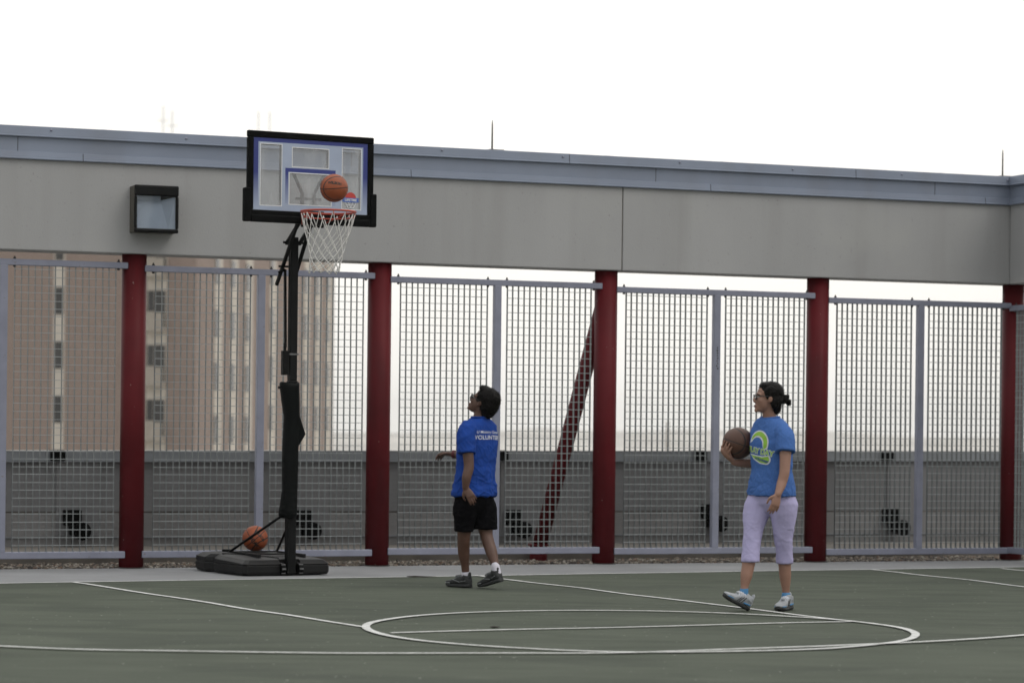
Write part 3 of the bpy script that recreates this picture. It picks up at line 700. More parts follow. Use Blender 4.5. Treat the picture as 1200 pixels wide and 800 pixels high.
# printed graphics (one thin sheet with clear windows left open)
def print_mat():
    m = mat('board_print_pale', (.36,.42,.54), .5, var=.04, vscale=5); 
    b = bpy.data.materials.new('board_print_blue'); b.use_nodes = True; nt = b.node_tree; p = prin(b); p.inputs['Roughness'].default_value = .4
    tc = N(nt,'ShaderNodeTexCoord'); sx = N(nt,'ShaderNodeSeparateXYZ'); mr = N(nt,'ShaderNodeMapRange'); mr.inputs[1].default_value = -.30; mr.inputs[2].default_value = .02
    nt.links.new(tc.outputs['Object'], sx.inputs[0]); nt.links.new(sx.outputs['Z'], mr.inputs[0]); r = N(nt,'ShaderNodeValToRGB')
    r.color_ramp.elements[0].color = (.36,.42,.54,1); r.color_ramp.elements[1].color = (.022,.036,.20,1)
    nt.links.new(mr.outputs[0], r.inputs[0]); nt.links.new(r.outputs[0], p.inputs['Base Color']); return m, b
mp_, mbl = print_mat()
UB = [-.544,-.500,-.478,-.282,-.245,-.205,-.178,.165,.192,.215,.252,.300,.478,.500,.544]
H0, H1 = bz0+.071, bz1-.059
fr_ = lambda y: H1-(H1-H0)*y
VB = [fr_(q) for q in (1,.945,.91,.845 if False else .90,.47,.40,.365,.115,.085,.055,0)]
mb = MB()
def cell(uc, y):
    # y: fraction from the top
    if abs(uc) > .500 or y < .055: return 1
    # windows
    if -.478 < uc < -.282 and .085 < y < .93: return None
    if .300 < uc < .478 and .085 < y < .93: return None
    if -.178 < uc < .165 and .115 < y < .375: return None
    if -.205 < uc < .192 and .470 < y < .90: return None
    if -.245 < uc < .235 and .40 < y < .455: return 1
    if -.245 < uc < -.217 and .40 < y < .90: return 1
    if .207 < uc < .235 and .40 < y < .90: return 1
    return 0
us = sorted({-.544,-.500,-.478,-.282,-.245,-.217,-.205,-.178,.165,.192,.207,.235,.300,.478,.500,.544}); ys = sorted({0,.055,.085,.115,.375,.40,.455,.470,.90,.93,1})
for u0, u1 in zip(us, us[1:]):
    for y0, y1 in zip(ys, ys[1:]):
        k = cell((u0+u1)/2, (y0+y1)/2)
        if k is not None: mb.quad(bp_(u0,fr_(y1),.0025), bp_(u1,fr_(y1),.0025), bp_(u1,fr_(y0),.0025), bp_(u0,fr_(y0),.0025), mi=k)
mb.build('printed_border', [mp_, mbl], board, origin=bbc, fixn=False)
mb = MB()   # thin white outlines round the windows, and black stiffeners behind the clear panes
for u0,u1,y0,y1 in ((-.478,-.282,.085,.93),(.300,.478,.085,.93),(-.178,.165,.115,.375),(-.205,.192,.470,.90)):
    w = .007
    for a,b,c,d in ((u0-w,u1+w,y0-.012,y0),(u0-w,u1+w,y1,y1+.012)): mb.quad(bp_(a,fr_(d),.004), bp_(b,fr_(d),.004), bp_(b,fr_(c),.004), bp_(a,fr_(c),.004))
    for a,b in ((u0-w,u0),(u1,u1+w)): mb.quad(bp_(a,fr_(y1),.004), bp_(b,fr_(y1),.004), bp_(b,fr_(y0),.004), bp_(a,fr_(y0),.004))
mb.build('window_outlines', M['white'], board, fixn=False)
mb = MB()
for u0,u1,y0,y1 in ((-.478,-.282,.085,.93),(.300,.478,.085,.93),(-.178,.165,.115,.375)):
    bbox(mb, u1-.012, u1, fr_(y1), fr_(y0), -.022, -.0065); bbox(mb, u0, u1-.012, fr_(y0)-.008, fr_(y0), -.022, -.0065)
mb.build('back_stiffeners', M['black'], board)
# small maker's mark on the lower right
lc = (.382, fr_(.80)); bfn = lambda d: (lambda x, y: bp_(lc[0]+x, lc[1]+y, d))
lg = bpy.data.objects.new('emblem', None)
mb = MB(); pts = [(.052*math.cos(a), .012+.055*math.sin(a)) for a in [PI*k/16 for k in range(17)]]
mapped('emblem_ball', poly2d(pts, .05), bfn(.005), M['ltred'], board)
ribbon = [(-.088,-.012),(-.07,.0),(-.088,.014),(-.06,.018),(.06,.018),(.088,.014),(.07,.0),(.088,-.012),(.06,-.022),(-.06,-.022)]
mapped('emblem_ribbon', poly2d(ribbon, .05), bfn(.006), M['logoblue'], board)
mapped('emblem_lettering', text2d('LIFETIME', .030, .0008), bfn(.0072), M['white'], board) if False else mapped('emblem_lettering', (lambda VF: ([(x,y-.002) for x,y in VF[0]],VF[1]))(text2d('LIFETIME', .030, .0008)), bfn(.0072), M['white'], board)
mb = MB(); P2 = lambda x, y: bp_(lc[0]+x, lc[1]+y, .006)
for x0,x1 in ((-.05,-.03),(-.02,-.03),(-.02,.0),(.02,.0),(.02,.03),(.05,.03)): mb.tube([P2(x0,-.024), P2(x1,-.07)], .0022, 5)
mb.tube([P2(-.03,-.07), P2(.03,-.07)], .0022, 5); mb.tube([P2(-.042,-.046), P2(.042,-.046)], .0018, 5)
mb.build('emblem_net', M['white'], board)
# linkage arms behind the board
def arms(name, segs, w, m='blackmetal'):
    for sg in segs:
        mb = MB(); hsq(mb, sg[0], sg[1], w); mb.build(name, M[m], hoop, bevel=.003)
for sg in (-1,1):
    arms('lift_arm', [(hp(sg*.075,PF-.03,2.96), hp(sg*.075,BFo-.09,3.52)), (hp(sg*.075,PF-.18,3.02), hp(sg*.075,BFo-.16,3.76))] if False else [(hp(sg*.062,PF-.02,2.98), hp(sg*.062-.03,BFo-.06,3.22)), (hp(sg*.062,PF-.24,2.62) if sg < 0 else hp(sg*.062,PF-.10,2.70), hp(sg*.062-.03,BFo-.09,3.30))], .014)
mb = MB(); mb.tube([hp(-.10,PF,2.99), hp(.10,PF,2.99)], .012, 10); mb.tube([hp(-.10,PF-.1,2.78), hp(.10,PF-.1,2.78)], .010, 10); mb.build('pivot_bolts', M['blackmetal'], hoop)
for sg in (-1,1):
    mb = MB(); hsq(mb, hp(BCr+sg*.055-.005,BFo-.05,3.22), hp(BCr+sg*.055-.005,BFo-.05,3.40), .014); hsq(mb, hp(BCr+sg*.055-.005,BFo-.05,3.39), hp(BCr+sg*.165-.005,BFo-.035,3.60), .012); mb.build('board_bracket', M['blackmetal'], hoop, bevel=.003)
mb = MB(); hsq(mb, hp(BCr-.12,BFo-.05,3.345), hp(BCr+.12,BFo-.05,3.345), .010); mb.build('board_crossbar', M['blackmetal'], hoop)
# rim, mount and net
RZ, RO = 3.205, .155; RR = .236
rc = hp(BCr+.01, BFo+RO+RR-.02, RZ)
mb = MB(); mb.tube([rc+Vector((math.cos(a)*RR, math.sin(a)*RR, 0)) for a in [2*PI*k/56 for k in range(56)]], .0095, 10, closed=True); rim = mb.build('rim', M['rim'], hoop, smooth=True)
mb = MB(); RB = RR-.02
mb.tube([rc+Vector((0,0,-.045))+(HR*math.sin(a)+HFd*-math.cos(a))*RB for a in [-1.9+3.8*k/30 for k in range(31)]], .0065, 8); mb.build('lower_ring', M['rim'], rim, smooth=True)
mb = MB(); bbox(mb,-.07,.09,RZ-.10,RZ+.012,.0145,.13); bbox(mb,-.10,.12,RZ-.115,RZ+.03,.0145,.028); mb.build('rim_mount', M['blackmetal'], rim, bevel=.006)
mb = MB()
for sg in (-1,1): mb.tube([hp(BCr+sg*.09,BFo+.03,RZ-.09), rc+HR*sg*.20-HFd*.12+Vector((0,0,-.008))], .007, 8)
mb.build('rim_struts', M['rim'], rim)
mb = MB(); nl = 12
for k in range(nl):
    a = 2*PI*(k+.5)/nl; c = rc+Vector((math.cos(a)*RR, math.sin(a)*RR, -.012)); mb.tube([c+Vector((0,0,.002)), c+Vector((math.cos(a)*.006,math.sin(a)*.006,-.014)), c+Vector((0,0,-.022))], .003, 6)
mb.build('net_hooks', M['rim'], rim)
mb = MB(); zs = [0,-.16,-.235,-.300,-.355,-.40,-.44,-.475,-.51]; rad = [.232,.190,.166,.150,.142,.138,.136,.138,.140]
rn = random.Random(2)
def npnt(j, a):
    r = rad[j]; w = 1+.05*math.sin(2*a+j*.6)
    return rc+Vector((math.cos(a)*r*w-.004*j, math.sin(a)*r*w, zs[j]-.012+.008*math.sin(a*3+j)))
for k in range(nl):
    for sg in (-1,1):
        pts = [npnt(j, 2*PI*(k+.5+sg*.5*(0 if j % 2 == 0 else 1)*(1))/nl) for j in range(len(zs))]
        fine = []
        for a, b in zip(pts, pts[1:]): fine += [a, a.lerp(b,.5)+Vector((rn.uniform(-.003,.003),0,-.003))]
        mb.tube(fine+[pts[-1]], .0042, 6)
for j in range(1, len(zs)):
    for k in range(nl):
        a = 2*PI*(k+.5+(.5 if j % 2 else 0))/nl; mb.ell(npnt(j, a), (.007,.007,.008), nu=6, nv=5)
mb.build('net', M['net'], rim, smooth=True)

# ------------------------------------------------------------------ basketballs
def ball_mat(name, c, cd, bump=.5):
    m = bpy.data.materials.new(name); m.use_nodes = True; nt = m.node_tree; p = prin(m); p.inputs['Roughness'].default_value = .55
    tc = N(nt,'ShaderNodeTexCoord'); vm = N(nt,'ShaderNodeVectorMath',operation='NORMALIZE'); nt.links.new(tc.outputs['Object'], vm.inputs[0])
    sx = N(nt,'ShaderNodeSeparateXYZ'); nt.links.new(vm.outputs[0], sx.inputs[0])
    def mth(op, a, b=None):
        n = N(nt,'ShaderNodeMath',op=op)
        for i, q in enumerate((a, b)):
            if q is None: continue
            if isinstance(q, (int,float)): n.inputs[i].default_value = q
            else: nt.links.new(q, n.inputs[i])
        return n.outputs[0]
    ay, az = mth('ABSOLUTE', sx.outputs['Y']), mth('ABSOLUTE', sx.outputs['Z'])
    # side seams: two closed curves round the +-X poles, pinched towards the middle
    bend = mth('ADD', mth('MULTIPLY', mth('MULTIPLY', sx.outputs['Y'], sx.outputs['Y']), .25), .50)
    ax = mth('ABSOLUTE', mth('SUBTRACT', mth('ABSOLUTE', sx.outputs['X']), mth('SUBTRACT', 1.07, bend)))
    d = mth('MINIMUM', mth('MINIMUM', mth('ABSOLUTE', sx.outputs['X']), az), mth('MULTIPLY', ax, .8))
    mr = N(nt,'ShaderNodeMapRange'); mr.inputs[1].default_value = .022; mr.inputs[2].default_value = .032; nt.links.new(d, mr.inputs[0])
    nz = N(nt,'ShaderNodeTexNoise'); nz.inputs['Scale'].default_value = 14; nt.links.new(tc.outputs['Object'], nz.inputs['Vector'])
    r = N(nt,'ShaderNodeValToRGB'); r.color_ramp.elements[0].position=.3; r.color_ramp.elements[1].position=.7
    r.color_ramp.elements[0].color = (*cd,1); r.color_ramp.elements[1].color = (*c,1); nt.links.new(nz.outputs['Fac'], r.inputs[0])
    mx = N(nt,'ShaderNodeMixRGB'); mx.inputs['Color1'].default_value = (.012,.010,.009,1); nt.links.new(mr.outputs[0], mx.inputs['Fac']); nt.links.new(r.outputs[0], mx.inputs['Color2'])
    nt.links.new(mx.outputs[0], p.inputs['Base Color'])
    vo = N(nt,'ShaderNodeTexVoronoi'); vo.inputs['Scale'].default_value = 260; nt.links.new(tc.outputs['Object'], vo.inputs['Vector'])
    bp = N(nt,'ShaderNodeBump'); bp.inputs['Strength'].default_value = bump; bp.inputs['Distance'].default_value = .0015; nt.links.new(vo.outputs['Distance'], bp.inputs['Height'])
    bp2 = N(nt,'ShaderNodeBump'); bp2.inputs['Strength'].default_value = .8; bp2.inputs['Distance'].default_value = .003; nt.links.new(mr.outputs[0], bp2.inputs['Height']); nt.links.new(bp.outputs[0], bp2.inputs['Normal']); nt.links.new(bp2.outputs[0], p.inputs['Normal'])
    return m
M['ballo'] = ball_mat('orange_leather', (.30,.072,.022), (.24,.056,.018)); M['ballb'] = ball_mat('brown_leather', (.095,.042,.024), (.075,.032,.019))
def basketball(c, R, m, rot, label, texts=()):
    mb = MB(); mb.ell((0,0,0), (R,R,R), nu=48, nv=32); o = mb.build('basketball', m, smooth=True); o.location = c; o.rotation_euler = rot
    tag(o, label, 'basketball', 'basketballs')
    Ri = Matrix.Identity(3)
    for s, size, az, el, roll in texts:
        # az, el in world directions seen from the camera side
        n = Vector((math.sin(az)*math.cos(el), -math.cos(az)*math.cos(el), math.sin(el))); ex = Vector((0,0,1)).cross(n)*1; ex.normalize(); ey = n.cross(ex)
        ex2 = ex*math.cos(roll)+ey*math.sin(roll); ey2 = -ex*math.sin(roll)+ey*math.cos(roll)
        mapped('lettering', text2d(s, size, .0018, .015), lambda x, y: Vector(c)+(n*R+ex2*x+ey2*y).normalized()*(R+.0012), M['ink'], o)
    return o
b1 = U(391.5,220.5,23.3)
basketball(b1, .1215, M['ballo'], (.12,.10,-1.15), 'orange basketball in the air just above the red rim', (('WILSON',.034,.12,.28,-.12),))
bpos = hp(.115,-.85,.178+.117); bpx = U(299,631,bpos.y); bpos = Vector((bpx.x, bpos.y, .174+.119))
basketball(bpos, .119, M['ballo'], (.25,.85,.15), 'orange basketball resting on the black hoop base', (('NCAA',.052,-.02,-.22,-.95),('WILSON',.040,.50,.28,-.95)))

# ------------------------------------------------------------------ people
M['skin_m'] = mat('brown_skin', (.105,.052,.034), .55, var=.08, vscale=12, bump=.05, bscale=200)
M['skin_f'] = mat('light_brown_skin', (.30,.165,.115), .55, var=.06, vscale=12, bump=.05, bscale=200)
M['hair'] = mat('black_hair', (.007,.006,.0055), .5, var=.35, vscale=60, bump=.6, bscale=140, stretch=(1,1,.25), spec=.12)
M['shirt_m'] = mat('royal_blue_cotton', (.010,.050,.265), .85, var=.07, vscale=8, bump=.25, bscale=26, spec=.2)
M['shirt_f'] = mat('heather_blue_cotton', (.062,.148,.40), .85, var=.10, vscale=90, bump=.2, bscale=26, spec=.2)
M['shorts'] = mat('black_shorts', (.004,.004,.005), .85, var=.15, vscale=10, bump=.3, bscale=18, spec=.06)
M['capri'] = mat('lavender_cotton', (.43,.40,.61), .85, var=.05, vscale=12, bump=.3, bscale=30, spec=.2)
M['sock'] = mat('white_sock', (.62,.60,.66), .9, var=.05, vscale=30, bump=.3, bscale=120)
M['lime'] = mat('lime_print', (.28,.50,.06), .8, var=.06, vscale=30)
M['wprint'] = mat('white_shirt_print', (.62,.64,.70), .8, var=.06, vscale=30)
M['navyprint'] = mat('navy_print', (.03,.07,.22), .8, var=.06, vscale=30)
M['bracelet'] = mat('maroon_bracelet', (.12,.02,.025), .5, var=.1, vscale=30)
M['frame'] = mat('spectacle_frame', (.012,.011,.012), .3, var=.1)
M['eye'] = mat('eye', (.55,.53,.5), .2, var=.03); M['lip'] = mat('lips', (.20,.075,.06), .5, var=.06, vscale=30)
M['sole_d'] = mat('dark_rubber', (.018,.020,.020), .6, var=.2, vscale=20, bump=.4, bscale=60)
M['shoe_m'] = mat('charcoal_shoe', (.018,.020,.020), .6, var=.25, vscale=14, bump=.4, bscale=120)
M['shoe_g'] = mat('grey_shoe_trim', (.16,.17,.17), .55, var=.1, vscale=20)
M['shoe_w'] = mat('white_silver_shoe', (.35,.37,.39), .5, var=.16, vscale=22, bump=.35, bscale=130)
M['shoe_b'] = mat('blue_shoe_trim', (.05,.20,.40), .5, var=.1, vscale=20)

def eloft(mb, secs, L, F, n=28, pw=.92):
    R = []
    for c, a, b in secs:
        ring = []
        for k in range(n):
            t = 2*PI*k/n; ct, st = math.cos(t), math.sin(t)
            ring.append(c + L*(math.copysign(abs(ct)**pw, ct)*a) + F*(math.copysign(abs(st)**pw, st)*b))
        R.append(ring)
    mb.rings(R)
def spline(pts, rad, n=6):
    out, ro = [], []; m = len(pts)
    for i in range(m-1):
        p0, p1, p2, p3 = pts[max(i-1,0)], pts[i], pts[i+1], pts[min(i+2,m-1)]
        for k in range(n):
            t = k/n; out.append(.5*((2*p1)+(p2-p0)*t+(2*p0-5*p1+4*p2-p3)*t*t+(3*p1-p0-3*p2+p3)*t**3)); ro.append(rad[i]+(rad[i+1]-rad[i])*(t*t*(3-2*t)))
    return out+[pts[-1]], ro+[rad[-1]]
def limb(mb, pts, rad, n=16, flat=1.0):
    P, R = spline([Vector(p) for p in pts], rad); mb.tube(P, R, n, round_ends=True, flat=flat)
def hand(mb, wrist, d, pn, thumb, curl=25, sc=1.0, spread=.10):
    """d: finger direction, pn: palm normal (fingers curl to it), thumb: side direction"""
    d = Vector(d).normalized(); pn = Vector(pn); pn = (pn-d*pn.dot(d)).normalized(); w = Vector(thumb); w = (w-d*w.dot(d)-pn*w.dot(pn)).normalized()
    eloft(mb, [(wrist-d*.015, .027*sc, .020*sc), (wrist+d*.02*sc, .031*sc, .018*sc), (wrist+d*.06*sc, .041*sc, .016*sc), (wrist+d*.092*sc, .040*sc, .013*sc), (wrist+d*.10*sc, .034*sc, .009*sc)], w, pn, 18, .9)
    for k, ln in enumerate((.076,.086,.080,.062)):
        off = (.031-.0207*k)*sc; p = wrist+d*(.090-.004*abs(k-1.2))*sc+w*off; dd = (d+w*spread*(1.5-k)).normalized(); pts = [p-dd*.015, p]; a = math.radians(curl+4*k)
        cur = dd; q = p
        for j, fr in enumerate((.45,.30,.25)):
            cur = (cur*math.cos(a)+pn*math.sin(a)).normalized(); pl = pn
            q = q+cur*ln*fr*sc; pts.append(q); pn2 = pn
            # next bend stays in the plane of d and pn
            a = math.radians(curl*.9+4)
        limb(mb, pts, [.0098*sc,.0098*sc,.0092*sc,.0085*sc,.0072*sc], 10)
    t0 = wrist+d*.022*sc+w*.024*sc
    limb(mb, [t0, t0+(d*.55+w*.75+pn*.2).normalized()*.035*sc, t0+(d*.55+w*.75+pn*.2).normalized()*.035*sc+(d*.9+w*.3+pn*.35).normalized()*.030*sc, t0+(d*.55+w*.75+pn*.2).normalized()*.035*sc+(d*.95+w*.15+pn*.45).normalized()*.055*sc], [.016*sc,.0125*sc,.0105*sc,.0085*sc], 10)
def headbasis(f, up=(0,0,1)):
    f = Vector(f).normalized(); r = f.cross(Vector(up)).normalized(); u = r.cross(f); return Matrix((r, f, u)).transposed()
def head(mb, c, B, s=1.0):
    E = lambda q, r: mb.ell(c+B @ (Vector(q)*s), [x*s for x in r], B)
    E((0,-.012,.034), (.076,.096,.086)); E((0,.028,-.030), (.062,.066,.078)); E((0,.050,-.078), (.040,.042,.036)); E((0,.080,-.098), (.020,.020,.017))
    E((0,.068,.022), (.052,.028,.016)); E((0,.085,-.066), (.024,.014,.014)); E((.034,.060,-.022),(.022,.026,.026)); E((-.034,.060,-.022),(.022,.026,.026))
    mb.tube([c+B@(Vector(q)*s) for q in ((0,.080,.020),(0,.093,.0),(0,.104,-.022),(0,.100,-.031))], [.011*s,.011*s,.013*s,.012*s], 10, round_ends=True)
    E((.012,.098,-.030),(.010,.011,.008)); E((-.012,.098,-.030),(.010,.011,.008))
    for sg in (-1,1): E((sg*.077,-.006,-.004), (.010,.019,.031)); E((sg*.074,.002,-.026), (.009,.010,.012))
def face_bits(c, B, s, body, lensgl=True):
    P = lambda x, y, z: c+B@(Vector((x,y,z))*s)
    for sg in (-1,1):
        mb = MB(); mb.ell(P(sg*.031,.080,.006), (.012*s,.010*s,.008*s), B, 12, 8); e = mb.build('eye', M['eye'], body, smooth=True)
        mb = MB(); mb.ell(P(sg*.031,.0895,.006), (.005*s,.002*s,.005*s), B, 10, 6); mb.build('pupil', M['ink'], e, smooth=True)
        mb = MB(); mb.tube([P(sg*.014,.092,.024), P(sg*.032,.090,.029), P(sg*.052,.078,.022)], .0035*s, 6); mb.build('eyebrow', M['hair'], body)
    mb = MB(); mb.ell(P(0,.0965,-.062), (.021*s,.007*s,.0055*s), B, 12, 8); mb.ell(P(0,.095,-.072), (.018*s,.007*s,.006*s), B, 12, 8); mb.build('lips', M['lip'], body, smooth=True)
    mb = MB()
    for sg in (-1,1):
        mb.tube([P(sg*.034+.025*math.cos(a), .104-.006*abs(math.cos(a)) , .004+.019*math.sin(a)) for a in [2*PI*k/20 for k in range(20)]], .0030*s, 6, closed=True)
        mb.tube([P(sg*.058,.098,.010), P(sg*.079,.06,.013), P(sg*.082,-.002,.012), P(sg*.080,-.018,.0)], .0032*s, 6)
    mb.tube([P(-.010,.106,.010), P(0,.108,.013), P(.010,.106,.010)], .003*s, 6)
    g = mb.build('glasses', M['frame'], body)
    mb = MB()
    for sg in (-1,1): mb.ell(P(sg*.034,.102,.004), (.024*s,.0012*s,.018*s), B, 16, 8)
    mb.build('spectacle_lens', M['lens'], g, smooth=True)
def shoe(heel, toe, up, Wd, mu, ms, accents, parent, Ln=None, side=1):
    """heel/toe: points under the sole"""
    y = (toe-heel).normalized(); z = Vector(up); z = (z-y*z.dot(y)).normalized(); x = y.cross(z); L = (toe-heel).length if Ln is None else Ln
    W = lambda a, b, c: heel + x*a + y*b + z*c
    # plan half-widths along the length
    st = [0,.04,.12,.25,.38,.5,.62,.74,.86,.94,1.0]; hw = [.45,.72,.82,.78,.74,.80,.92,.98,.90,.66,.30]
    toeup = lambda t: .016*max(0,(t-.72)/.28)**2
    def sole_ring(t, h, k): return [W(math.cos(a)*h*Wd/2, t*L, (k if math.sin(a) > 0 else 0)+toeup(t)) for a in [0]]
    mb = MB(); R = []
    def ring(t, h, z0, z1, n=16):
        out = []
        for k in range(n):
            a = 2*PI*k/n; ca, sa = math.cos(a), math.sin(a)
            out.append(W(math.copysign(abs(ca)**.5, ca)*h*Wd/2, t*L, (z0+z1)/2+math.copysign(abs(sa)**.5, sa)*(z1-z0)/2+toeup(t)))
        return out
    thick = lambda t: .034-.010*t
    mb.rings([ring(t, h, .0, thick(t)) for t, h in zip(st, hw)])
    o = remesh_none(mb, 'shoe_sole', ms)
    top = [.062,.085,.098,.098,.092,.082,.070,.060,.052,.042,.030]
    mb2 = MB(); mb2.rings([ring(t, h*.95, thick(t)-.008, max(tp_, thick(t)+.006)) for t, h, tp_ in zip(st, hw, top)])
    mb2.tube([W(0,.18*L,.07), W(0,.155*L,.098), W(0,.145*L,.106)], [.045,.042,.040], 18)
    mb2.ell(W(0,.40*L,.088), (.022,.07,.016), Matrix((x,y,z)).transposed())
    mb2.ell(W(0,.045*L,.112), (.02,.010,.024), Matrix((x,y,z)).transposed())
    up_ = remesh(mb2, 'shoe', mu, parent, .005, 3)
    so = mb.build('sole', ms, up_, smooth=True, bevel=.004)
    bv = BVHTree.FromPolygons([v.co.copy() for v in up_.data.vertices], [tuple(p.vertices) for p in up_.data.polygons])
    for (t0,h0),(t1,h1),wd,mt in accents:
        for sg in (-1,1):
            mb3 = MB(); pts = []
            for k in range(9):
                q = k/8; o_ = W(sg*.2,(t0+(t1-t0)*q)*L,h0+(h1-h0)*q); hit = bv.ray_cast(o_, -x*sg)
                if hit[0] is not None: pts.append(hit[0])
            if len(pts) > 2: mb3.tube(pts, wd, 6, flat=1); mb3.build('shoe_stripe', mt, up_, smooth=True)
    mb4 = MB()
    for t in (.36,.43,.50,.57):
        pts = []
        for k in range(7):
            q = -1+2*k/6; hit = bv.ray_cast(W(q*.026,t*L,.3), -z)
            if hit[0] is not None: pts.append(hit[0]+z*.001)
        if len(pts) > 2: mb4.tube(pts, .0035, 6)
    mb4.build('laces', M['wprint'] if mu is M['shoe_w'] else M['shoe_g'], up_)
    return up_
def remesh_none(*a): return None
def on_surface(bv, o, d, eps=.002):
    h = bv.ray_cast(o, d)
    if h[0] is None: return None
    return h[0]-d*eps
def bvh(o): return BVHTree.FromPolygons([v.co.copy() for v in o.data.vertices], [tuple(p.vertices) for p in o.data.polygons])
def project(name, VF, cen, ex, ey, n, bv, m, parent, eps=.002):
    V, F = VF; pts = []; ok = []
    for x, y in V:
        p = cen+ex*x+ey*y+n*.5; q = on_surface(bv, p, -n, eps); ok.append(q is not None and (q-cen).length < .3); pts.append(q if q is not None else p)
    F = [f for f in F if all(ok[i] for i in f)]
    me = bpy.data.meshes.new(name); me.from_pydata([tuple(p) for p in pts], [], F); me.materials.append(m); me.update(); me.validate()
    return link(name, me, parent)
def strands(o, cnt, ln, seed, down=.5):
    me = o.data; rr = random.Random(seed); bm = bmesh.new(); bm.from_mesh(me); bm.normal_update(); VS = [(q.co.copy(), q.normal.copy()) for q in bm.verts]; n0 = len(VS)
    for _ in range(cnt):
        vco, n = VS[rr.randrange(n0)]; t = n.cross(Vector((rr.uniform(-1,1),rr.uniform(-1,1),rr.uniform(-1,1)))).normalized()
        d = (n*.75+t*.7+Vector((0,0,-down))).normalized(); L = ln*rr.uniform(.4,1.2); w = d.cross(n); w = (w.normalized() if w.length > 1e-4 else t)*.0016
        a, b = vco-n*.003, vco+n*.004+d*L*.5; c = b+(d-n*.35+Vector((0,0,-down*.5))).normalized()*L*.5
        V = [bm.verts.new(q) for q in (a-w, a+w, b+w*.8, b-w*.8, c)]
        bm.faces.new((V[0],V[1],V[2],V[3])); bm.faces.new((V[3],V[2],V[4]))
    bm.to_mesh(me); bm.free()
def folds(seed, amp, fn=None):
    def d(p, n):
        q = p*9+Vector((seed,0,0)); a = noise.noise(Vector((q.x*1.1+q.z*.5, q.y*1.1, q.z*.75)))
        r = 1-abs(noise.noise(Vector((q.x*.9-q.z*.7, q.y*.9, q.z*.9+4))))*2.2
        w = fn(p) if fn else 1
        k1 = noise.noise(Vector((p.x*14+p.z*15+seed, p.y*14, p.z*5-p.x*6))); k2 = noise.noise(Vector((p.x*12-p.z*13, p.y*12+seed, p.z*6+p.x*5)))
        cr = max(0, .55-abs(k1)*3.2)-max(0, .40-abs(k2)*3.4)
        return amp*w*(a*.7+max(0,r)*.6-.22+cr*.75)
    return d

# ---------------------------------------------- player looking up (back to the camera)
Zm = 22.55
def m_(px, py, d=0): return U(px, py, Zm+d)
Fm = Vector((-.75,.66,0)).normalized(); Lm = Vector((-.66,-.75,0)).normalized()
UPv = Vector((0,0,1))
hc = m_(565.5,471.5,-.01); HBm = headbasis((-.86,.30,.50))
body = MB()
head(body, hc, HBm, 1.0)
limb(body, [hc+HBm@Vector((0,-.02,-.04)), m_(563.5,484,.0), m_(562,492,.0), m_(561,500,.0)], [.060,.056,.060,.085])
eloft(body, [(m_(561.5,494),.12,.07),(m_(560.5,500),.165,.085),(m_(559.5,515),.175,.10),(m_(558.5,535),.160,.10),(m_(557,555),.150,.10),(m_(556,575),.155,.105),(m_(556,588),.12,.085),(m_(556,597),.06,.05)], Lm, Fm)
# near (left) arm
lsh, lel, lwr = m_(546,502,-.15), m_(549.5,546,-.215), m_(545.5,571.5,-.235)
limb(body, [lsh, m_(547.5,522,-.19), lel, m_(547,558,-.235), lwr], [.044,.048,.043,.040,.028])
hand(body, lwr, m_(555.5,588,-.27)-lwr, Vector((-.25,.75,.35)), Vector((-.7,-.2,-.6)), 12, .92, .05)
# far (right) arm bent forward
rsh, rel, rwr = m_(575,502,.15), m_(566,540,.30), m_(530,532,.37)
limb(body, [rsh, m_(573,520,.22), rel, m_(548,536,.345), rwr], [.042,.047,.041,.038,.026])
hand(body, rwr, m_(518,531.5,.40)-rwr, Vector((-.25,-.2,-1)), Vector((.1,-1,0)), 30, .95, .12)
# legs
lhip, rhip = m_(548,590,-.05), m_(565,590,.04)
lank, rank = m_(546.2,676,.055), m_(581.2,667,-.12)
limb(body, [lhip, m_(545,612,-.04), m_(543.5,630,-.03), m_(543.5,646,.015), m_(545.2,664,.045), lank, m_(546.6,680,.055)], [.085,.072,.053,.051,.034,.029,.030], 18)
limb(body, [rhip, m_(568,612,.02), m_(570.5,629,.0), m_(575.5,645,-.05), m_(580,660,-.10), rank, m_(582.3,672,-.125)], [.085,.072,.053,.050,.034,.029,.030], 18)
root_m = m_(557,690); root_m.z = 0
man = remesh(body, 'person', M['skin_m'], None, .0056, 2, origin=root_m)
tag(man, 'person in a blue t-shirt and black shorts, seen from behind, head tilted back looking up', 'person', 'people on the court')
face_bits(hc, HBm, 1.0, man)
hb = MB(); E = lambda q, r: hb.ell(hc+HBm@Vector(q), r, HBm)
E((0,-.032,.060), (.090,.106,.086)); E((0,-.066,.004), (.088,.080,.096)); E((0,-.078,-.045), (.070,.056,.062)); E((0,.030,.105),(.062,.055,.032)); E((.03,.045,.098),(.04,.03,.025))
for sg in (-1,1): E((sg*.068,-.012,.045), (.022,.05,.055)); E((sg*.074,.028,.035),(.010,.018,.040))
hd = lambda p, n: .003*noise.noise(p*30)+.003*noise.noise(p*85)+.003*noise.noise(p*150)
strands(remesh(hb, 'hair', M['hair'], man, .005, 2, hd), 1300, .011, 4, .25)
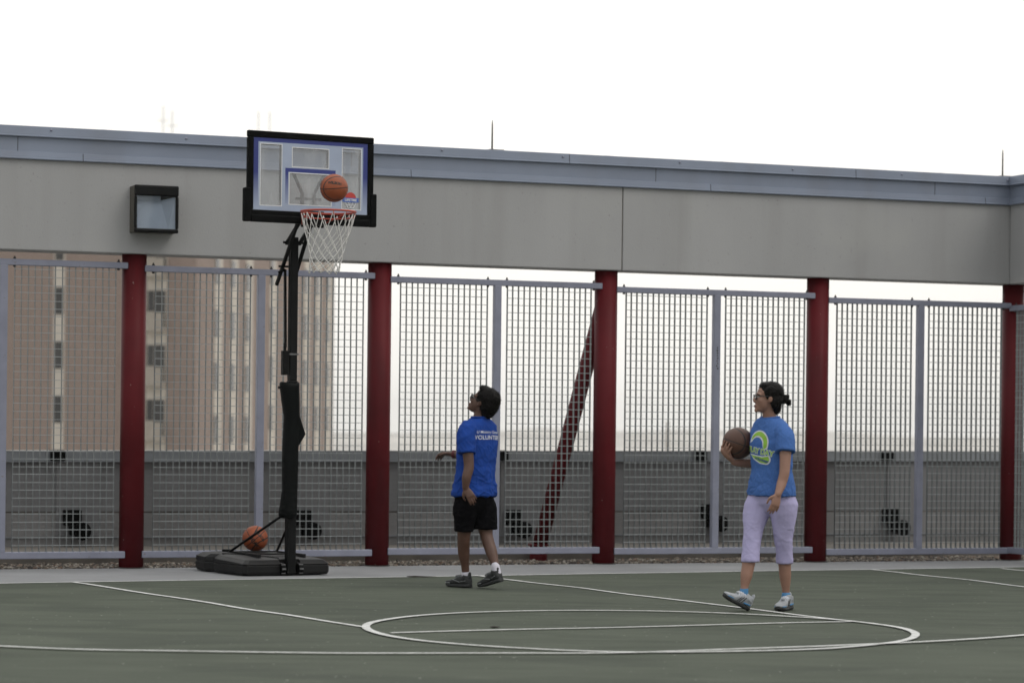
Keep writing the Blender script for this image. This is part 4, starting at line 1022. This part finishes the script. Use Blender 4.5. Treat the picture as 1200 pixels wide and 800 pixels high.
# t-shirt
sh = MB()
eloft(sh, [(m_(563,489.5),.078,.070),(m_(562.5,493),.125,.085),(m_(561.5,498),.182,.10),(m_(560,508),.205,.118),(m_(559,525),.200,.130),(m_(557.5,545),.190,.132),(m_(556.5,565),.200,.145),(m_(555.8,577),.218,.158),(m_(555.7,581),.222,.160)], Lm, Fm, 36)
limb(sh, [m_(548.0,502.5,-.135), m_(546.2,513,-.172), m_(546.3,523,-.185)], [.078,.078,.076], 18)
sh.tube([m_(546.3,520,-.183), m_(546.6,531,-.195)], [.075,.080], 20)
limb(sh, [m_(571.5,502,.13), m_(573,513,.18), m_(573,522,.215)], [.074,.076,.075], 18)
sh.tube([m_(573,520,.21), m_(572,530,.245)], [.075,.080], 20)
zsh = m_(557,550).z
shirt = remesh(sh, 't_shirt', M['shirt_m'], man, .0065, 3, folds(1.7, .0125, lambda p: .55+.75*max(0,min(1,(zsh+.12-p.z)/.3))))
mb = MB(); mb.tube([m_(563,489.3)+Lm*(.080*math.cos(a))+Fm*(.072*math.sin(a))+UPv*.004 for a in [2*PI*k/28 for k in range(28)]], .0075, 8, closed=True); mb.build('collar', M['shirt_m'], shirt, smooth=True)
bv = bvh(shirt); nb = (-Fm+Vector((.0,0,.12))).normalized(); nb = Vector((.70,-.70,.10)).normalized()
exb = UPv.cross(nb).normalized(); eyb = nb.cross(exb)
tcn = m_(571.0,509.8,-.05)
def shift(VF, x, y): return ([(a+x,b+y) for a,b in VF[0]], VF[1])
project('lettering', shift(text2d('VOLUNTEER', .050, .0008, .02, xscale=1.18), .0, -.022), tcn, exb, eyb, nb, bv, M['wprint'], shirt)
project('lettering', shift(text2d("U Ministry Center", .034, .0003, .02, shear=.15, xscale=1.12), .0, .024), tcn, exb, eyb, nb, bv, M['wprint'], shirt)
# shorts
so = MB()
eloft(so, [(m_(556,572),.175,.125),(m_(556,585),.186,.138),(m_(556,594),.172,.125),(m_(556,601),.12,.09),(m_(556,606),.05,.04)], Lm, Fm, 32)
def leg_short(mb, pts):
    P = [(Vector(p), a, b) for p, a, b in pts]; eloft(mb, P, Vector((1,0,0)), Vector((0,1,0)), 24)
leg_short(so, [(m_(547.5,584,-.05),.100,.105),(m_(546.2,594,-.05),.108,.118),(m_(545,606,-.045),.094,.108),(m_(544,618,-.04),.081,.10),(m_(543.6,622.5,-.04),.079,.098)])
leg_short(so, [(m_(564,584,.04),.105,.105),(m_(566,594,.04),.113,.118),(m_(567.5,606,.03),.105,.108),(m_(568.3,616,.02),.101,.10),(m_(568.3,619.5,.02),.099,.098)])
remesh(so, 'shorts', M['shorts'], man, .007, 3, folds(5.2,.008))
for a, b in ((m_(545.8,670.5,.052), m_(546.5,681,.055)), (m_(580.3,662.5,-.115), m_(582.6,672,-.125))):
    mb = MB(); limb(mb, [a, a.lerp(b,.5), b], [.035,.036,.037], 18); remesh(mb, 'sock', M['sock'], man, .005, 1)
acc = [((.35,.045),(.62,.065),.0045,M['shoe_g']),((.72,.034),(.96,.034),.006,M['shoe_g']),((.10,.06),(.30,.05),.004,M['shoe_g'])]
h1 = m_(551.5,687.8,.02); h1.z = czt(h1)+.001; t1 = m_(523.5,686,.2); t1.z = czt(t1)+.001
shoe(h1, t1, UPv, .10, M['shoe_m'], M['sole_d'], acc, man)
h2 = m_(588.5,681,-.16); t2 = m_(562.5,691,.02); t2.z = czt(t2)
shoe(h2, t2, Vector((-.25,.1,1)), .10, M['shoe_m'], M['sole_d'], acc, man, Ln=.275)
mb = MB(); bd = (m_(518,531.5,.40)-rwr).normalized(); bu = bd.cross(UPv).normalized(); bw_ = bd.cross(bu)
for k in range(2): mb.tube([rwr-bd*(.008+.012*k)+(bu*math.cos(a)+bw_*math.sin(a))*.0315 for a in [2*PI*i/18 for i in range(18)]], .0055, 6, closed=True)
mb.build('bracelet', M['bracelet'], man, smooth=True)

# ---------------------------------------------- woman walking with a ball
Zw = 20.2
def w_(px, py, d=0): return U(px, py, Zw+d)
Fw = Vector((-.75,-.66,0)).normalized(); Lw = Vector((.66,-.75,0)).normalized()
hw_ = w_(899.5,466.5,-.02); HBw = headbasis((-.97,-.12,.05))
ballc = w_(865,519,.17); BR = .1195
body = MB(); SW = .97
head(body, hw_, HBw, SW)
limb(body, [hw_+HBw@Vector((0,-.02,-.04)), w_(901,481,-.01), w_(902,489,0), w_(903,496,0)], [.055,.049,.052,.075])
eloft(body, [(w_(902.5,492),.10,.065),(w_(903,499),.15,.075),(w_(904,512),.155,.09),(w_(904,527),.15,.10),(w_(904,545),.135,.092),(w_(904.5,565),.15,.10),(w_(904,582),.13,.09),(w_(904,595),.06,.05)], Lw, Fw)
# her left arm hanging, nearer the camera
lsh, lel, lwr = w_(920,505,-.14), w_(919.3,552,-.22), w_(911.5,579,-.285)
limb(body, [lsh, w_(920.5,525,-.18), lel, w_(916,566,-.235), lwr], [.050,.045,.039,.037,.026])
hand(body, lwr, w_(907,597,-.30)-lwr, Vector((-.25,.85,.1)), Vector((-.85,-.35,0)), 13, .92, .07)
# her right arm under the ball
rsh, rel, rwr = w_(886,505,.15), w_(890,541,.26), w_(860.5,541.5,.155)
limb(body, [rsh, w_(887,522,.22), rel, w_(876,542.5,.215), rwr], [.047,.042,.037,.035,.026])
def onball(az, el, h): # az from -Y towards -X
    n = Vector((-math.sin(az)*math.cos(el), -math.cos(az)*math.cos(el), math.sin(el))); return ballc+n*(BR+h)
pal = [rwr+(rwr-w_(876,542.5,.215)).normalized()*-.01, rwr, onball(1.05,-.85,.017), onball(1.25,-.52,.015)]
eloftp = MB()
P, R_ = spline(pal, [.025,.026,.036,.034]); body.tube(P, R_, 16, flat=.55, round_ends=True)
for k, (az0, az1, e0, e1) in enumerate(((1.30,1.05,-.50,.12),(1.10,.80,-.55,.06),(.92,.62,-.62,-.06),(.76,.48,-.72,-.24))):
    limb(body, [onball(az0,e0-.12,.011), onball(az0*.8+az1*.2,e0*.7+e1*.3,.0125), onball(az0*.45+az1*.55,e0*.4+e1*.6,.011), onball(az1,e1,.008)], [.0105,.0100,.0092,.0075], 10)
limb(body, [onball(1.5,-.75,.013), onball(1.75,-.5,.013), onball(1.85,-.2,.009)], [.014,.011,.009], 10)
# legs
limb(body, [w_(891,590,.06), w_(884,612,.0), w_(880.5,634,-.06), w_(878,655,-.08), w_(875,672,-.10), w_(872.3,688,-.12), w_(871.5,695,-.125)], [.085,.07,.052,.050,.046,.029,.030], 18)
limb(body, [w_(916,590,-.04), w_(918,612,-.04), w_(918,634,-.02), w_(919.3,655,.0), w_(920,672,.01), w_(921,693,.02), w_(921,699,.02)], [.085,.07,.052,.049,.046,.028,.029], 18)
root_w = w_(904,714); root_w.z = 0
woman = remesh(body, 'person', M['skin_f'], None, .0054, 2, origin=root_w)
tag(woman, 'person in lavender capri trousers and blue printed t-shirt walking with a basketball on the hip', 'person', 'people on the court')
face_bits(hw_, HBw, SW, woman)
hb = MB(); E = lambda q, r: hb.ell(hw_+HBw@Vector(q), r, HBw)
E((0,-.026,.046), (.083,.098,.084)); E((0,-.055,-.004), (.078,.066,.070)); E((0,-.068,-.062), (.050,.042,.058)); E((0,.020,.088),(.06,.05,.035))
for sg in (-1,1): E((sg*.066,-.008,.040), (.020,.048,.055)); E((sg*.060,-.045,-.03), (.025,.035,.05))
E((0,-.125,.0),(.036,.038,.034)); E((.005,-.155,-.014),(.022,.030,.022)); E((-.012,-.142,.022),(.018,.025,.016)); E((.012,-.168,-.032),(.013,.020,.014))
strands(remesh(hb, 'hair', M['hair'], woman, .005, 2, lambda p, n: .002*noise.noise(p*40)+.0015*noise.noise(p*95)), 420, .016, 6, .6)
# t-shirt
sh = MB()
eloft(sh, [(w_(902.3,489),.074,.062),(w_(902.5,491.5),.110,.078),(w_(903,496),.148,.090),(w_(904,506),.178,.112),(w_(904,520),.180,.130),(w_(904,534),.172,.128),(w_(904.3,550),.172,.124),(w_(904.5,565),.188,.138),(w_(904.3,576),.200,.150),(w_(904.3,580.5),.202,.151)], Lw, Fw, 36)
limb(sh, [w_(916,504,-.105), w_(920.5,512,-.155), w_(920.8,519,-.17)], [.068,.070,.070], 18); sh.tube([w_(920.8,516,-.165), w_(920.3,529.5,-.19)], [.070,.074], 20)
limb(sh, [w_(890,503,.12), w_(887.5,512,.165), w_(887.5,519,.19)], [.062,.063,.063], 18); sh.tube([w_(887.5,516,.185), w_(888,528,.22)], [.062,.066], 20)
zsw = w_(904,560).z
shirt = remesh(sh, 't_shirt', M['shirt_f'], woman, .0065, 3, folds(8.3, .010, lambda p: .45+.9*max(0,min(1,(zsw+.12-p.z)/.3))))
mb = MB(); mb.tube([w_(902.3,489)+Lw*(.077*math.cos(a))+Fw*(.066*math.sin(a))+UPv*(.004-.012*max(0,math.sin(a))) for a in [2*PI*k/28 for k in range(28)]], .0075, 8, closed=True); mb.build('collar', M['shirt_f'], shirt, smooth=True)
bv = bvh(shirt); nf = Vector((-.66,-.75,.05)).normalized(); exf = UPv.cross(nf).normalized(); eyf = nf.cross(exf)
lcn = w_(887.5,524.5,-.08)
# swoosh emblem: outer white band, lime fill, lettering across
def arc(cx, cy, r, a0, a1, n=18): return [(cx+r*math.cos(math.radians(a0+(a1-a0)*k/n)), cy+r*math.sin(math.radians(a0+(a1-a0)*k/n))) for k in range(n+1)]
sw_out = arc(.0,.035,.098,178,-28) + arc(.040,-.005,.030,-20,-60,4) + arc(-.015,.018,.062,20,150,12)
sw_in = arc(.0,.035,.088,165,-22) + arc(.043,.0,.022,-20,-60,4) + arc(-.012,.022,.070,20,140,12)
project('emblem_white', poly2d(sw_out,.02), lcn, exf, eyf, nf, bv, M['wprint'], shirt, .002)
project('emblem_lime', poly2d(sw_in,.02), lcn, exf, eyf, nf, bv, M['lime'], shirt, .0035)
low_o = [(-.10,-.04),(.04,-.062),(.10,-.055)] + arc(.075,-.085,.040,60,-100,10) + [(.02,-.118),(-.05,-.085),(-.10,-.04)]
low_i = [(-.09,-.05),(.04,-.070),(.095,-.064)] + arc(.072,-.085,.031,50,-100,10) + [(.02,-.108),(-.04,-.078)]
project('emblem_tail', poly2d(low_o,.02), lcn, exf, eyf, nf, bv, M['wprint'], shirt, .002)
project('emblem_tail_fill', poly2d(low_i,.02), lcn, exf, eyf, nf, bv, M['lime'], shirt, .0035)
rotv = lambda VF, a, x, y: ([(q[0]*math.cos(a)-q[1]*math.sin(a)+x, q[0]*math.sin(a)+q[1]*math.cos(a)+y) for q in VF[0]], VF[1])
project('lettering', rotv(text2d('PLAY DAY', .056, .0045, .015), -.16, .012, -.026), lcn, exf, eyf, nf, bv, M['wprint'], shirt, .004)
project('lettering', rotv(text2d('PLAY DAY', .056, .0012, .015), -.16, .012, -.026), lcn, exf, eyf, nf, bv, M['lime'], shirt, .0052)
project('lettering', rotv(text2d('volunteer', .034, .001, .015), -.24, .035, -.088), lcn, exf, eyf, nf, bv, M['navyprint'], shirt, .005)
# capri trousers
cp = MB()
eloft(cp, [(w_(904,570),.165,.115),(w_(904,580),.176,.128),(w_(903.5,590),.165,.122),(w_(903,598),.12,.09),(w_(903,604),.05,.04)], Lw, Fw, 32)
def tr_leg(mb, pts):
    eloft(mb, [(Vector(p), a, b) for p, a, b in pts], Vector((1,0,0)), Vector((0,1,0)), 24)
tr_leg(cp, [(w_(892.5,578,.06),.095,.10),(w_(889.8,590,.055),.113,.122),(w_(886.5,602,.03),.101,.112),(w_(883,618,-.01),.078,.088),(w_(881.3,632,-.04),.065,.073),(w_(880.2,645,-.065),.064,.068),(w_(879.6,656,-.08),.070,.072),(w_(879.5,658,-.08),.069,.071)])
tr_leg(cp, [(w_(916,578,-.04),.095,.10),(w_(917.8,590,-.04),.112,.122),(w_(918.2,602,-.045),.100,.112),(w_(918,618,-.04),.082,.090),(w_(918,632,-.03),.070,.075),(w_(918.8,645,-.015),.061,.066),(w_(919.6,657.5,.0),.063,.066),(w_(919.6,660,.0),.062,.065)])
remesh(cp, 'trousers', M['capri'], woman, .007, 3, folds(3.1,.006, lambda p: .35+.9*max(0, 1-abs(p.z-.52)/.28)))
for a, b in ((w_(872.2,690,-.12), w_(871.3,698,-.125)), (w_(921,695.5,.02), w_(921,703,.02))):
    mb = MB(); limb(mb, [a, b], [.032,.036], 16); remesh(mb, 'sock', M['shoe_b'], woman, .005, 1)
accw = [((.10,.045),(.34,.040),.0065,M['shoe_b']),((.32,.085),(.42,.035),.0035,M['sole_d']),((.40,.080),(.52,.035),.0035,M['sole_d']),((.48,.072),(.60,.035),.0035,M['sole_d']),((.75,.035),(.93,.034),.004,M['shoe_b'])]
h1 = w_(875.3,714.3,-.10); h1.z = czt(h1); t1 = w_(846.5,699.5,-.235)
shoe(h1, t1, (0.15,-.2,1), .096, M['shoe_w'], M['sole_d'], accw, woman, Ln=.262)
h2 = w_(925.5,712,.06); h2.z = czt(h2)+.001; t2 = w_(911.5,715,-.17); t2.z = czt(t2)+.001
shoe(h2, t2, UPv, .096, M['shoe_w'], M['sole_d'], accw, woman, Ln=.255)
basketball(ballc, BR, M['ballb'], (.25,.20,.75), 'dark brown basketball held under the arm of the person in lavender trousers')

# ------------------------------------------------------------------ bits on the court
def bit(name, label, cat, pts, r, m):
    mb = MB(); mb.tube(pts, r, 7, flat=.45); tag(mb.build(name, m, smooth=True), label, cat)
M['twig'] = mat('dark_twig', (.03,.026,.02), .9, var=.2, vscale=40)
g = [G(477,676.8), G(486,677.4), G(498,677.2), G(511,677.6)]
bit('twig', 'thin dark twig lying on the court left of the player looking up', 'twig', [p+Vector((0,0,.014+.005*(i%2))) for i,p in enumerate(g)], [.006,.014,.012,.005], M['twig'])
g = [G(574,737.2), G(579,737.4), G(586,737.2)]
bit('dry_leaf', 'small dark leaf lying inside the free throw circle', 'leaf', [p+Vector((0,0,.018)) for p in g], [.004,.018,.004], M['twig'])

# ------------------------------------------------------------------ haze
HZ = 30
mb = MB(); S2 = 3000
mb.hexa([(-S2,-S2,-19.1),(S2,-S2,-19.1),(S2,S2,-19.1),(-S2,S2,-19.1),(-S2,-S2,HZ),(S2,-S2,HZ),(S2,S2,HZ),(-S2,S2,HZ)])
hm = bpy.data.materials.new('haze_air'); hm.use_nodes = True; nt = hm.node_tree; nt.nodes.remove(prin(hm))
pv = N(nt,'ShaderNodeVolumePrincipled'); pv.inputs['Color'].default_value = (.93,.92,.90,1); pv.inputs['Density'].default_value = .00016; pv.inputs['Anisotropy'].default_value = .3
nt.links.new(pv.outputs[0], nt.nodes['Material Output'].inputs['Volume'])
tag(mb.build('haze', hm), kind='stuff')

# ------------------------------------------------------------------ sky and sun
SUN_EL, SUN_AZ = math.radians(50), math.radians(120)      # azimuth clockwise from +Y
w = bpy.data.worlds.new('World'); scene.world = w; w.use_nodes = True; nt = w.node_tree; bg = nt.nodes['Background']
sky = N(nt,'ShaderNodeTexSky', sky_type='NISHITA'); sky.sun_disc = False; sky.sun_elevation = SUN_EL; sky.sun_rotation = SUN_AZ; sky.dust_density = 4; sky.air_density = 1.2
tc = N(nt,'ShaderNodeTexCoord'); nz = N(nt,'ShaderNodeTexNoise'); nz.inputs['Scale'].default_value = 1.6; nz.inputs['Detail'].default_value = 4
nt.links.new(tc.outputs['Generated'], nz.inputs['Vector'])
r = N(nt,'ShaderNodeValToRGB'); r.color_ramp.elements[0].position = .3; r.color_ramp.elements[1].position = .7
r.color_ramp.elements[0].color = (.80,.792,.775,1); r.color_ramp.elements[1].color = (1,1,.995,1); nt.links.new(nz.outputs['Fac'], r.inputs[0])
cloud = N(nt,'ShaderNodeMixRGB', blend_type='MULTIPLY'); cloud.inputs['Fac'].default_value = 1; cloud.inputs['Color2'].default_value = (13.5,13.6,13.7,1); nt.links.new(r.outputs[0], cloud.inputs['Color1'])
sp = N(nt,'ShaderNodeSeparateXYZ'); nt.links.new(tc.outputs['Generated'], sp.inputs[0])
def wm(op, a, b):
    n = N(nt,'ShaderNodeMath',op=op)
    for i, q in enumerate((a, b)):
        if isinstance(q,(int,float)): n.inputs[i].default_value = q
        else: nt.links.new(q, n.inputs[i])
    return n.outputs[0]
# overcast: brightest overhead and towards the thin cloud beyond the fence, dull behind the camera
lum = wm('ADD', wm('ADD', .46, wm('MULTIPLY', wm('MAXIMUM', sp.outputs['Z'], 0), .74)), wm('MULTIPLY', wm('MAXIMUM', sp.outputs['Y'], 0), .50))
warm = N(nt,'ShaderNodeMixRGB', blend_type='MULTIPLY'); warm.inputs['Color2'].default_value = (1,.972,.925,1)
nt.links.new(wm('MULTIPLY', wm('MAXIMUM', sp.outputs['Y'], 0), wm('MAXIMUM', sp.outputs['Y'], 0)), warm.inputs['Fac']); nt.links.new(cloud.outputs[0], warm.inputs['Color1']); cloud = warm
cl2 = N(nt,'ShaderNodeVectorMath',operation='SCALE'); nt.links.new(cloud.outputs[0], cl2.inputs[0]); nt.links.new(lum, cl2.inputs['Scale']); cloud = cl2
mx = N(nt,'ShaderNodeMixRGB'); mx.inputs['Fac'].default_value = .85; nt.links.new(sky.outputs[0], mx.inputs['Color1']); nt.links.new(cloud.outputs[0], mx.inputs['Color2'])
nt.links.new(mx.outputs[0], bg.inputs['Color']); bg.inputs['Strength'].default_value = .1
sd = bpy.data.lights.new('sun', 'SUN'); sd.energy = .6; sd.angle = math.radians(25); sd.color = (1,.96,.90)
so_ = bpy.data.objects.new('sun', sd); COL.objects.link(so_)
dirv = Vector((math.sin(SUN_AZ)*math.cos(SUN_EL), math.cos(SUN_AZ)*math.cos(SUN_EL), math.sin(SUN_EL)))
so_.rotation_euler = dirv.to_track_quat('Z','Y').to_euler(); so_.location = (0,0,60)

# ------------------------------------------------------------------ camera
cd = bpy.data.cameras.new('camera'); cam = bpy.data.objects.new('camera', cd); COL.objects.link(cam); scene.camera = cam
cd.sensor_width = 36; cd.sensor_fit = 'HORIZONTAL'; cd.lens = FPX/1200*36; cd.shift_y = 100/1200
cam.location = (0,0,CAMH); cam.matrix_world = Matrix.Translation((0,0,CAMH)) @ Matrix.Rotation(PI/2,4,'X') @ Matrix.Rotation(ROLL,4,'Z')
cd.clip_end = 9000; cd.clip_start = .1
cd.dof.use_dof = True; cd.dof.focus_distance = 22.0; cd.dof.aperture_fstop = 2.2
scene.view_settings.view_transform = 'Standard'; scene.view_settings.look = 'None'; scene.view_settings.exposure = 0; scene.view_settings.gamma = 1
scene.cycles.max_bounces = 6; scene.cycles.transparent_max_bounces = 12; scene.cycles.volume_bounces = 0
scene.cycles.use_denoising = True
